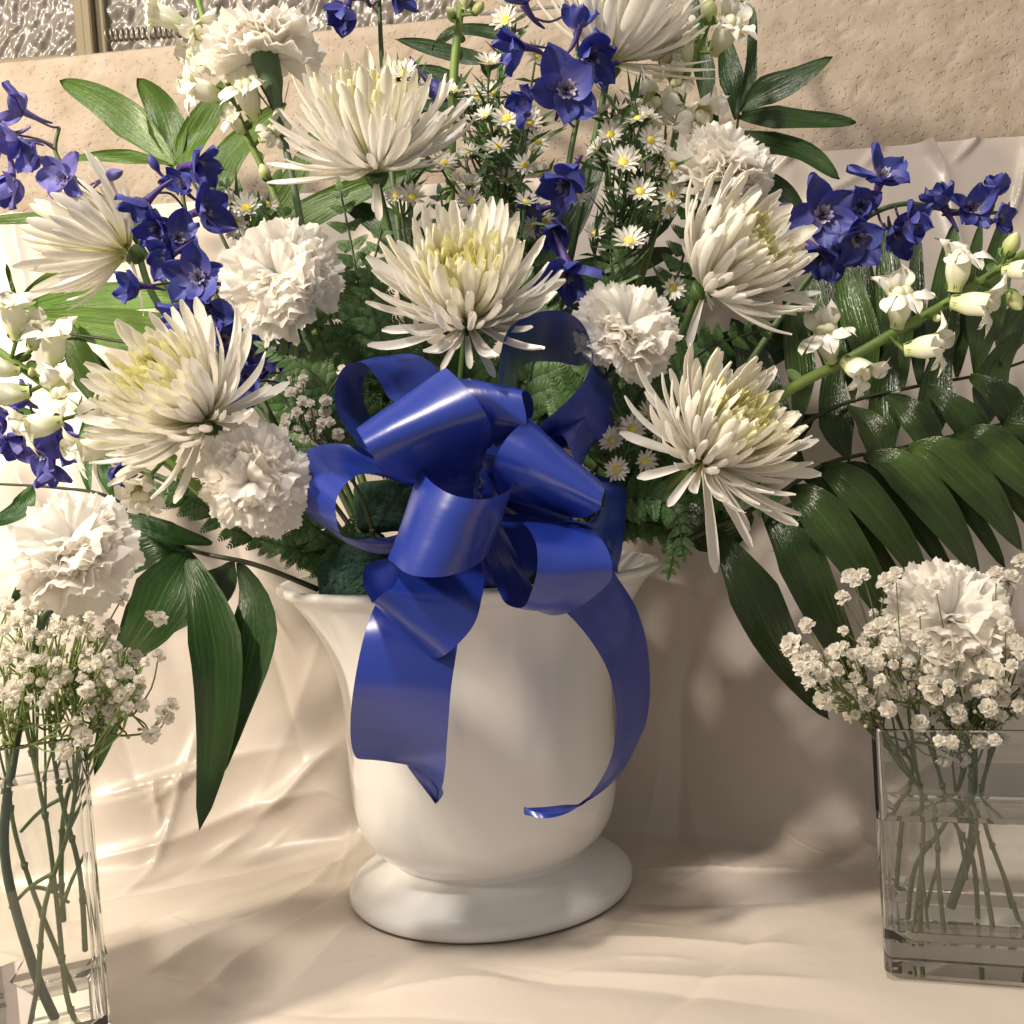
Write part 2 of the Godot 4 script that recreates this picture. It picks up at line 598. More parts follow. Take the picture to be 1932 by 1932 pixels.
# florets: [px, py, z, facing x, y, z, sepal length in pixels, openness 0..1]; openness < 0 is a bud
func delphinium(label: String, florets: Array, stem: Array, seed_: int, petal_mat := "blue") -> void:
	rng.seed = seed_
	var path: Array = []
	for s in stem: path.append(V(s[0], s[1], s[2]))
	var at: Vector3 = path[path.size() - 1]
	var t := thing("delphinium", label, "flower", at, "blue delphiniums in the urn")
	var loc: Array = []
	for p in path: loc.append(p - at)
	var line := spline(loc, 8)
	var b := MB.new()
	b.tube(line, 0.0011, 0.0024, 7, Color(0.07, 0.11, 0.04))
	part("stem", b.done(), M.green, t)
	for f in florets:
		var p := V(f[0], f[1], f[2]) - at
		var s: float = 1.18 * f[6] * mm(f[2])
		var hb := up_basis(Vector3(f[3], f[4], f[5]), rr(0, TAU))
		var xf := Transform3D(hb.scaled_local(Vector3.ONE * s), p)
		# pedicel from the nearest point of the stem
		var near := line[0]
		for q in line:
			if q.distance_to(p) < near.distance_to(p): near = q
		b = MB.new()
		var back := p - hb.y * s * 0.3
		b.tube(spline([near - p, (near - p) * 0.4 - hb.y * s * 0.45, back - p], 4), 0.0008, 0.0007, 5, Color(0.09, 0.07, 0.12))
		if f[7] < 0.0:
			var bud := part("bud", blue_bud, M[petal_mat], t, xf)
			part("pedicel", b.done(), M.green, t, Transform3D(Basis(), p))
			continue
		var fl := part("floret", blue_core, M[petal_mat], t, xf)
		for k in 5:
			var e := deg_to_rad(lerpf(62.0, 8.0, f[7]) + rr(-22, 22))
			var sb := Basis(Vector3.UP, k * TAU / 5.0 + rr(-0.2, 0.2)) * Basis(Vector3.RIGHT, -e) * Basis(Vector3.BACK, rr(-0.5, 0.5))
			part("sepal", sepals[rng.randi() % 10], M[petal_mat], fl, Transform3D(sb.scaled_local(Vector3.ONE * rr(0.8, 1.12)), sb * Vector3(0, 0, 0.06)))
		if k_near(near, p, s): part("pedicel", b.done(), M.green, t, Transform3D(Basis(), p))

func k_near(near: Vector3, p: Vector3, s: float) -> bool:
	return near.distance_to(p) > s * 0.3

# ---------------------------------------------------------------- snapdragons
var snap := {}

func lobe(w0: float, L: float, bend: float, ruffle: float, ph: float, col: Color) -> Array:
	var rows := []
	var cols := []
	for i in 8:
		var t := i / 7.0
		var w := w0 * (0.5 + 0.5 * smoothstep(0.0, 0.5, t))
		if t > 0.55: w *= sqrt(maxf(0.02, 1.0 - pow((t - 0.55) / 0.45, 2.0)))
		var ang := bend * t
		var r := PackedVector3Array()
		var cr := PackedColorArray()
		for j in 7:
			var a := (j - 3) / 3.0
			r.append(Vector3(a * w, L * t * sin(ang) + ruffle * t * (0.7 * sin(a * 3.0 + ph) + 0.5 * sin(a * 6.5 + ph * 3.0 + t * 3.0)) - 0.1 * a * a * w0, L * t * cos(ang)))
			cr.append(Color(0.72, 0.74, 0.42).lerp(col, smoothstep(0.0, 0.5, t)))
		rows.append(r)
		cols.append(cr)
	return [rows, cols]

func add_lobe(b: MB, l: Array, xf: Transform3D) -> void:
	var rows := []
	for r in l[0]: rows.append(xf * (r as PackedVector3Array))
	b.grid(rows, l[1])

func make_snap_meshes() -> void:
	rng.seed = 19
	var white := Color(0.9, 0.88, 0.8)
	# tube along +y from its base, mouth at y = 0.55; upper lip towards -z, lower lip towards +z
	var b := MB.new()
	var rows := []
	var cols := []
	for i in 9:
		var t := i / 8.0
		var r := lerpf(0.15, 0.27, smoothstep(0.0, 0.6, t))
		var o := PackedVector3Array()
		var cr := PackedColorArray()
		for k in 14:
			var f := TAU * k / 14.0
			var lump := 1.0 + 0.2 * maxf(0.0, sin(f)) * (1.0 - t) + 0.06 * cos(f * 4.0)
			o.append(Vector3(cos(f) * r * 0.85 * lump, t * 0.74, sin(f) * r * lump))
			cr.append(Color(0.6, 0.66, 0.3).lerp(Color(0.9, 0.89, 0.74), smoothstep(0.0, 0.7, t)))
		rows.append(o)
		cols.append(cr)
	b.grid(rows, cols, true)
	snap.tube = b.done()
	snap.upper = []
	snap.lower = []
	for v_ in 3:
		b = MB.new()
		for s in [-1.0, 1.0]:
			var x := Transform3D(Basis(Vector3.UP, PI + s * -0.42) * Basis(Vector3.RIGHT, deg_to_rad(-82.0 + rr(-10, 10))), Vector3(s * 0.1, 0.64, -0.17))
			add_lobe(b, lobe(0.25, rr(0.42, 0.52), rr(-1.0, -0.4), 0.19, rr(0, 6), white), x)
		snap.upper.append(b.done())
		b = MB.new()
		for s in [-1.0, 0.0, 1.0]:
			var x := Transform3D(Basis(Vector3.UP, s * 0.85) * Basis(Vector3.RIGHT, deg_to_rad(-60.0 + rr(-12, 12))), Vector3(s * 0.12, 0.64, 0.15))
			add_lobe(b, lobe(0.25 if s != 0.0 else 0.19, rr(0.36, 0.45), rr(-1.2, -0.5), 0.18, rr(0, 6), white), x)
		# palate: two soft swellings in the mouth
		for s in [-1.0, 1.0]:
			rows = []
			for i in 6:
				var th := PI * i / 5.0
				var o := PackedVector3Array()
				for k in 9:
					var f := TAU * k / 9.0
					o.append(Vector3(s * 0.07 + 0.14 * sin(th) * cos(f), 0.72 + 0.13 * cos(th), 0.05 + 0.14 * sin(th) * sin(f)))
				rows.append(o)
			b.grid(rows, Color(0.86, 0.83, 0.6), true)
		snap.lower.append(b.done())
	b = MB.new()
	for k in 5:
		var l := lobe(0.13, 0.3, 0.5, 0.0, 0.0, Color(0.13, 0.22, 0.05))
		for r in l[1]:
			for j in r.size(): r[j] = Color(0.1, 0.18, 0.04)
		add_lobe(b, l, Transform3D(Basis(Vector3.UP, k * TAU / 5.0) * Basis(Vector3.RIGHT, -0.85), Basis(Vector3.UP, k * TAU / 5.0) * Vector3(0, -0.03, 0.05)))
	snap.calyx = b.done()
	b = MB.new()
	rows = []
	cols = []
	for i in 8:
		var t := i / 7.0
		var r := 0.2 * pow(sin(PI * clampf(0.06 + t * 0.92, 0, 1)), 0.7)
		var o := PackedVector3Array()
		var cr := PackedColorArray()
		for k in 10:
			var f := TAU * k / 10.0
			o.append(Vector3(cos(f) * r * (1.0 + 0.12 * cos(f * 3.0)), t * 0.62, sin(f) * r))
			cr.append(Color(0.35, 0.45, 0.1).lerp(Color(0.72, 0.74, 0.4), t))
		rows.append(o)
		cols.append(cr)
	b.grid(rows, cols, true)
	snap.bud = b.done()

# florets: [px, py, z, dir x, y, z, length px, turn, bud?]
func snapdragon(label: String, florets: Array, stem: Array, seed_: int, thick := 0.0026) -> void:
	rng.seed = seed_
	var path: Array = []
	for s in stem: path.append(V(s[0], s[1], s[2]))
	var at: Vector3 = path[path.size() - 1]
	var t := thing("snapdragon", label, "flower", at, "white snapdragons in the urn")
	var loc: Array = []
	for p in path: loc.append(p - at)
	var line := spline(loc, 8)
	var b := MB.new()
	b.tube(line, thick * 0.7, thick, 8, Color(0.17, 0.26, 0.06))
	part("stem", b.done(), M.green, t)
	# narrow leaflets and swellings along the stem
	b = MB.new()
	for k in range(2, line.size() - 4, 3):
		var d := Vector3(rr(-1, 1), rr(-1, 1), rr(-0.4, 1)).normalized()
		var l := lobe(0.0026, rr(0.006, 0.012), rr(-0.5, 0.5), 0.0, 0.0, Color(0.1, 0.17, 0.04))
		for r in l[1]:
			for j in r.size(): r[j] = Color(0.1, 0.18, 0.04)
		add_lobe(b, l, Transform3D(up_basis(d.cross(Vector3(0.3, 0.9, 0.1))), line[k]))
	tag(part("bracts", b.done(), M.green, t), "", "", "", "stuff")
	for f in florets:
		var s: float = 0.97 * f[6] * mm(f[2])
		var d := Vector3(f[3], f[4], f[5]).normalized()
		var p := V(f[0], f[1], f[2]) - at - d * s * 0.4
		var hb := Basis()
		var low := (Vector3(0, -0.8, 0.6) - d * d.dot(Vector3(0, -0.8, 0.6))).normalized()
		if low.length() < 0.3: low = d.cross(Vector3.RIGHT).normalized()
		hb = Basis(d.cross(low), d, low) * Basis(Vector3.UP, f[7])
		var near := line[0]
		for q in line:
			if q.distance_to(p) < near.distance_to(p): near = q
		b = MB.new()
		if near.distance_to(p) > 0.003:
			b.tube(PackedVector3Array([near, near.lerp(p, 0.5), p]), 0.0011, 0.0012, 6, Color(0.14, 0.22, 0.05))
			part("pedicel", b.done(), M.green, t)
		var xf := Transform3D(hb.scaled_local(Vector3.ONE * s), p)
		var bud: bool = f.size() > 8
		var fl := part("bud" if bud else "floret", snap.bud if bud else snap.tube, M.snap, t, xf)
		part("calyx", snap.calyx, M.green, fl)
		if not bud:
			part("upper_lip", snap.upper[rng.randi() % 3], M.snap, fl)
			part("lower_lip", snap.lower[rng.randi() % 3], M.snap, fl)

# ---------------------------------------------------------------- asters
var aster := {}

func make_aster_meshes() -> void:
	rng.seed = 23
	aster.petals = []
	for v_ in 5:
		var b := MB.new()
		var np := 14 + v_
		var lift := rr(0.1, 0.55) if v_ < 4 else 1.1
		for ring in 2:
			for k in np:
				if ring == 1 and k % 2 == 0: continue
				var a := TAU * (k + 0.5 * ring) / np + rr(-0.08, 0.08)
				var x := Transform3D(Basis(Vector3.UP, a) * Basis(Vector3.RIGHT, -lift - 0.25 * ring + rr(-0.14, 0.14)), Basis(Vector3.UP, a) * Vector3(0, 0, 0.16))
				var rows := []
				var L := rr(0.72, 0.88) * (1.0 - 0.14 * ring)
				for i in 5:
					var t := i / 4.0
					var w := 0.105 * (0.55 + 0.45 * sin(PI * clampf(t, 0, 1) * 0.85)) * (0.35 if i == 4 else 1.0)
					rows.append(x * PackedVector3Array([Vector3(-w, 0.03, L * t), Vector3(0, -0.02 * t, L * t), Vector3(w, 0.03, L * t)]))
				b.grid(rows, Color(0.92, 0.9, 0.85) * rr(0.95, 1.0))
		aster.petals.append(b.done())
	var d := MB.new()
	var rows := []
	for i in 6:
		var th := PI * 0.5 * i / 5.0
		var o := PackedVector3Array()
		for k in 14:
			var f := TAU * k / 14.0
			var bump := 1.0 + 0.1 * sin(k * 2.1 + i * 3.3)
			o.append(Vector3(cos(f) * 0.27 * cos(th) * bump, 0.04 + 0.17 * sin(th) * bump, sin(f) * 0.27 * cos(th) * bump))
		rows.append(o)
	d.grid(rows, Color(0.74, 0.64, 0.1), true)
	aster.disc = d.done()
	aster.cup = calyx_mesh(0.22, 0.3)

# heads: [px, py, z, facing x, y, z, radius px]
func aster_spray(label: String, heads: Array, root: Array, seed_: int, leaves := 70) -> void:
	rng.seed = seed_
	var path: Array = []
	for s in root: path.append(V(s[0], s[1], s[2]))
	var at: Vector3 = path[path.size() - 1]
	var t := thing("aster_spray", label, "flower", at, "white aster sprays in the urn")
	var loc: Array = []
	for p in path: loc.append(p - at)
	var line := spline(loc, 6)
	var g := Color(0.055, 0.105, 0.033)
	var b := MB.new()
	b.tube(line, 0.0012, 0.002, 6, g)
	var tufts := []
	for i in range(0, line.size(), 2): tufts.append(line[i])
	for h in heads:
		var p := V(h[0], h[1], h[2]) - at
		var hb := up_basis(Vector3(h[3], h[4], h[5]), rr(0, TAU))
		var s: float = 1.25 * h[6] * mm(h[2])
		var low := line[0]
		var best := 9.0
		for q in line:
			var cost: float = absf(q.y - (p.y - 0.045)) + 0.4 * q.distance_to(p)
			if cost < best:
				best = cost
				low = q
		var c := spline([low, low.lerp(p, 0.55) + Vector3(rr(-0.004, 0.004), -0.004, rr(-0.004, 0.004)), p - hb.y * s * 0.8, p - hb.y * s * 0.15], 4)
		b.tube(c, 0.0008, 0.0007, 5, g)
		for i in range(2, c.size() - 1, 2): tufts.append(c[i])
		var fl := part("flower_head", aster.petals[rng.randi() % 4], M.petal, t, Transform3D(hb.scaled_local(Vector3.ONE * s), p))
		part("disc", aster.disc, M.green, fl)
		part("calyx", aster.cup, M.green, fl)
	part("stems", b.done(), M.green, t)
	b = MB.new()
	for k in int(leaves * 1.7):
		var p: Vector3 = tufts[rng.randi() % tufts.size()]
		var d := Vector3(rr(-1, 1), rr(-0.1, 1.2), rr(-0.8, 0.8)).normalized()
		needle(b, p, d, rr(0.01, 0.024), rr(0.0009, 0.0017), g * rr(0.8, 1.7))
	tag(part("needle_leaves", b.done(), M.fern, t), "", "", "", "stuff")

func needle(b: MB, p: Vector3, d: Vector3, L: float, w: float, col: Color) -> void:
	var s := d.cross(Vector3(0.2, 0.3, 1.0)).normalized() * w
	var up := s.cross(d).normalized() * L * rr(-0.12, 0.12)
	b.grid([PackedVector3Array([p - s * 0.4, p + s * 0.4]), PackedVector3Array([p + d * L * 0.45 - s + up, p + d * L * 0.45 + s + up]), PackedVector3Array([p + d * L * 0.98 - s * 0.1, p + d * L * 0.98 + s * 0.1])], col)

# ---------------------------------------------------------------- palm fronds and ferns
# a long pleated blade; spine in pixels [x, y, z], half width in pixels at its widest
func blade(b: MB, spine: Array, hw_px: float, facing: Vector3, fold: float, col: Color, at: Vector3, blunt := 0.0) -> void:
	var pts: Array = []
	for s in spine: pts.append(V(s[0], s[1], s[2]) - at)
	var line := spline(pts, maxi(3, 15 / maxi(1, pts.size() - 1)))
	var k := line.size()
	var hw: float = 1.12 * hw_px * mm(spine[0][2])
	var rows := []
	var cols := []
	for i in k:
		var t := float(i) / (k - 1)
		var tan_ := (line[mini(i + 1, k - 1)] - line[maxi(i - 1, 0)]).normalized()
		var side := facing.cross(tan_).normalized()
		var nn := tan_.cross(side).normalized()
		var w := hw * minf(1.0, 0.12 + 2.2 * t) * pow(maxf(0.0, 1.0 - pow(t, 3.4)), 0.9)
		if blunt > 0.0: w = hw * minf(1.0, 0.3 + 2.4 * t) * pow(maxf(0.0, 1.0 - pow(t, 5.0)), 0.7)
		w = maxf(w, hw * 0.015)
		var r := PackedVector3Array()
		var cr := PackedColorArray()
		for j in 9:
			var a := (j - 4) / 4.0
			var pleat := 0.0006 * (1.0 if j % 2 == 0 else -1.0) * minf(1.0, w / hw)
			r.append(line[i] + side * a * w + nn * (fold * w * absf(a) + pleat + 0.0012 * sin(t * 9.0 + a * 2.0 + hw_px)))
			cr.append(col * (1.0 + 0.12 * sin(t * 5.0 + hw_px)) * (1.15 if j == 4 else 1.0))
		rows.append(r)
		cols.append(cr)
	b.grid(rows, cols)

# leaflets: [spine, half width px, facing, fold, brightness, blunt]
func frond(label: String, rachis: Array, leaflets: Array, col: Color, mat_: Material, wide := 1.0, r := 0.0016, group := "palm fronds behind the flowers", category := "palm leaf") -> Node3D:
	var root: Array = rachis[rachis.size() - 1]
	var at := V(root[0], root[1], root[2])
	var t := thing("palm_frond", label, category, at, group)
	var pts: Array = []
	for s in rachis: pts.append(V(s[0], s[1], s[2]) - at)
	var b := MB.new()
	b.tube(spline(pts, 6), r * 0.5, r, 6, Color(0.035, 0.04, 0.015))
	part("rachis", b.done(), M.green, t)
	for l in leaflets:
		b = MB.new()
		blade(b, l[0], l[1] * wide, l[2] if l.size() > 2 else Vector3(0, 0.15, 1), l[3] if l.size() > 3 else 0.16, col * (l[4] if l.size() > 4 else 1.0), at, l[5] if l.size() > 5 else 0.0)
		part("leaflet", b.done(), mat_, t)
	return t

var pinnae := []

func make_fern_meshes() -> void:
	rng.seed = 57
	for v_ in 5:
		var b := MB.new()
		var np := 9
		b.tube(PackedVector3Array([Vector3.ZERO, Vector3(0, 0.02, 0.5), Vector3(0, -0.02, 1.0)]), 0.012, 0.006, 4, Color(0.03, 0.06, 0.02))
		for k in np:
			var t := (k + 0.6) / np
			var L := 0.34 * pow(1.0 - t, 0.7) + 0.05
			for s in [-1.0, 1.0]:
				var o := Vector3(0, 0.02 * sin(t * 3.0), t)
				var d := Vector3(float(s), rr(-0.15, 0.2), 0.75).normalized()
				var side := Vector3(-d.z, 0, d.x)
				var g := Color(0.06, 0.125, 0.036) * rr(0.8, 1.4)
				var w := L * 0.34
				# lobed pinnule: a jagged outline of two teeth a side
				b.grid([PackedVector3Array([o - side * w * 0.25, o + d * 0.001, o + side * w * 0.25]),
					PackedVector3Array([o + d * L * 0.35 - side * w, o + d * L * 0.35 + Vector3.UP * 0.02, o + d * L * 0.35 + side * w]),
					PackedVector3Array([o + d * L * 0.5 - side * w * 0.55, o + d * L * 0.5 + Vector3.UP * 0.02, o + d * L * 0.5 + side * w * 0.55]),
					PackedVector3Array([o + d * L * 0.78 - side * w * 0.7, o + d * L * 0.72 + Vector3.UP * 0.02, o + d * L * 0.78 + side * w * 0.7]),
					PackedVector3Array([o + d * L - side * w * 0.08, o + d * L, o + d * L + side * w * 0.08])], g)
		pinnae.append(b.done())

func fern(label: String, path: Array, width_px: float, seed_: int, facing := Vector3(0, 0.2, 1)) -> void:
	rng.seed = seed_
	var pts: Array = []
	var root: Array = path[0]
	var at := V(root[0], root[1], root[2])
	for s in path: pts.append(V(s[0], s[1], s[2]) - at)
	var line := spline(pts, 10)
	var t := thing("leatherleaf_fern", label, "fern", at, "leatherleaf ferns among the flowers")
	var b := MB.new()
	b.tube(line, 0.0015, 0.0005, 5, Color(0.035, 0.06, 0.02))
	part("rachis", b.done(), M.green, t)
	var n_ := line.size()
	var k := 2
	while k < n_ - 1:
		var f := float(k) / (n_ - 1)
		var tan_ := (line[k + 1] - line[k - 1]).normalized()
		var side := facing.cross(tan_).normalized()
		var nn := tan_.cross(side).normalized()
		var W: float = 1.45 * width_px * mm(root[2]) * (1.05 - 0.8 * f) * minf(1.0, 0.5 + f * 4.0)
		for s in [-1.0, 1.0]:
			var d: Vector3 = (side * s + tan_ * rr(0.45, 0.75) + nn * rr(-0.3, 0.35)).normalized()
			var y := (nn + side * rr(-0.35, 0.35) - d * d.dot(nn)).normalized()
			y = (y - d * d.dot(y)).normalized()
			part("pinna", pinnae[rng.randi() % 5], M.fern, t, Transform3D(Basis(y.cross(d), y, d).scaled_local(Vector3.ONE * W * rr(0.85, 1.1)), line[k]))
		k += 2
	var d2 := (line[n_ - 1] - line[n_ - 2]).normalized()
	var y2 := (facing - d2 * d2.dot(facing)).normalized()
	part("pinna", pinnae[0], M.fern, t, Transform3D(Basis(y2.cross(d2), y2, d2).scaled_local(Vector3.ONE * width_px * mm(root[2]) * 0.4), line[n_ - 2]))

# ---------------------------------------------------------------- baby's breath
var puffs := []
var bud_mesh: ArrayMesh

func make_puffs() -> void:
	rng.seed = 91
	for v_ in 6:
		var b := MB.new()
		for k in 22:
			var f := k / 21.0
			var e := lerpf(-0.5, 1.4, f) + rr(-0.2, 0.2)
			var hb := Basis(Vector3.UP, k * 2.4 + rr(-0.3, 0.3)) * Basis(Vector3.RIGHT, -e)
			var rows := []
			var ph := rr(0, 6)
			for i in 4:
				var t := i / 3.0
				var o := PackedVector3Array()
				for j in 5:
					var a := (j - 2) / 2.0
					var w := 0.34 * (0.35 + 0.65 * t)
					o.append(hb * Vector3(a * w, 0.16 * t * sin(a * 2.6 + ph) + 0.1 * t * t, t * (0.95 - 0.28 * a * a * t)))
				rows.append(o)
			b.grid(rows, Color(0.93, 0.915, 0.88) * rr(0.96, 1.02))
		b.lathe([Vector2(0.02, -0.45), Vector2(0.2, -0.3), Vector2(0.3, -0.05), Vector2(0.1, 0.02)], 7, Color(0.2, 0.26, 0.08))
		puffs.append(b.done())
	var b2 := MB.new()
	b2.lathe([Vector2(0.02, -0.5), Vector2(0.3, -0.3), Vector2(0.42, 0.0), Vector2(0.34, 0.3), Vector2(0.02, 0.5)], 8, Color(0.45, 0.47, 0.28))
	bud_mesh = b2.done()

# root: px path from the cut end up to the fork; blossoms: [px, py, z, radius px]
func gypsophila(label: String, root: Array, blossoms: Array, seed_: int, group: String, col := Color(0.15, 0.19, 0.07), buds := 8, spurs := []) -> void:
	rng.seed = seed_
	var at := V(root[0][0], root[0][1], root[0][2])
	var t := thing("baby_breath_spray", label, "flower", at, group)
	var pts: Array = []
	for s in root: pts.append(V(s[0], s[1], s[2]) - at)
	var line := spline(pts, 6)
	var b := MB.new()
	b.tube(line, 0.0013, 0.0008, 6, col)
	# nodes on the stem
	for k in range(4, line.size() - 2, 5):
		b.tube(PackedVector3Array([line[k] - Vector3.UP * 0.0014, line[k], line[k] + Vector3.UP * 0.0014]), 0.0013, 0.0017, 6, col * 0.9)
	for s in spurs:
		var q: Vector3 = line[clampi(int(s[3] * line.size()), 0, line.size() - 1)]
		b.tube(spline([q, q.lerp(V(s[0], s[1], s[2]) - at, 0.5) + Vector3(0, 0.002, 0), V(s[0], s[1], s[2]) - at], 4), 0.0011, 0.0008, 5, col)
	var fork := line[line.size() - 1]
	var centre := Vector3.ZERO
	for h in blossoms: centre += V(h[0], h[1], h[2]) - at
	centre /= maxi(1, blossoms.size())
	# group blossoms in fours; each group shares a side branch
	var order := blossoms.duplicate()
	order.sort_custom(func(p, q): return (p[0] * 0.8 + p[1] * 0.4) < (q[0] * 0.8 + q[1] * 0.4))
	var i := 0
	while i < order.size():
		var set_ := order.slice(i, i + 4)
		var mid := Vector3.ZERO
		for h in set_: mid += V(h[0], h[1], h[2]) - at
		mid /= set_.size()
		var q: Vector3 = line[rng.randi_range(int(line.size() * 0.62), line.size() - 1)]
		var knot := q.lerp(mid, 0.62) + Vector3(rr(-0.006, 0.006), rr(-0.008, 0.002), rr(-0.006, 0.006))
		b.tube(spline([q, q.lerp(knot, 0.5) + Vector3(0, -0.002, 0), knot], 4), 0.00068, 0.0005, 5, col)
		for h in set_:
			var p := V(h[0], h[1], h[2]) - at
			var d := (p - knot).normalized()
			var r: float = 0.96 * h[3] * mm(h[2])
			b.tube(spline([knot, knot.lerp(p, 0.5) + Vector3(rr(-0.002, 0.002), rr(-0.002, 0.002), rr(-0.002, 0.002)), p - d * r * 0.3], 3), 0.00042, 0.00036, 4, col * 1.15)
			var hb := up_basis((d + Vector3(rr(-0.5, 0.5), rr(-0.2, 0.5), rr(-0.1, 0.9))).normalized(), rr(0, TAU))
			part("blossom", puffs[rng.randi() % 6], M.carnation, t, Transform3D(hb.scaled_local(Vector3.ONE * r * rr(0.85, 1.1)), p))
			if rng.randf() < buds / 20.0:
				var e := knot + Vector3(rr(-0.012, 0.012), rr(-0.004, 0.014), rr(-0.004, 0.012))
				b.tube(PackedVector3Array([knot, knot.lerp(e, 0.5) + Vector3(0, 0.001, 0), e]), 0.0005, 0.0004, 4, col)
				part("bud", bud_mesh, M.green, t, Transform3D(up_basis(e - knot).scaled_local(Vector3.ONE * rr(0.0018, 0.0027)), e))
		i += 4
	part("stems", b.done(), M.green, t)

# ---------------------------------------------------------------- ribbon
# sections: [ax, ay, az, bx, by, bz] across the ribbon, on the photograph's pixel grid
func Q(x: float, y: float, z: float) -> Vector3:   # close-up grid of the bow
	return V(528.3 + 0.3906 * x, 566.0 + 0.3906 * y, z)

func strip(called: String, parent: Node3D, secs: Array, close_grid := true, steps := 7) -> void:
	var a: Array = []
	var b: Array = []
	for s in secs:
		if close_grid:
			a.append(Q(s[0], s[1], s[2]) - parent.position)
			b.append(Q(s[3], s[4], s[5]) - parent.position)
		else:
			a.append(V(s[0], s[1], s[2]) - parent.position)
			b.append(V(s[3], s[4], s[5]) - parent.position)
	var la := spline(a, steps)
	var lb := spline(b, steps)
	var front := []
	var n_ := la.size()
	for i in n_:
		var t := (la[mini(i + 1, n_ - 1)] + lb[mini(i + 1, n_ - 1)] - la[maxi(i - 1, 0)] - lb[maxi(i - 1, 0)]).normalized()
		var nn := t.cross((lb[i] - la[i]).normalized()).normalized()
		var r := PackedVector3Array()
		for j in 9:
			var u := j / 8.0
			r.append(la[i].lerp(lb[i], u) + nn * (0.0016 * sin(u * 17.0) * pow(absf(1.0 - 2.0 * i / (n_ - 1.0)), 5.0) + 0.0009 * sin(PI * u) * sin(i * 0.21) + 0.0002 * sin(u * 9.0 + i * 0.12)))
		front.append(r)
	var m := MB.new()
	m.grid(front)
	part(called, m.done(), M.ribbon, parent)

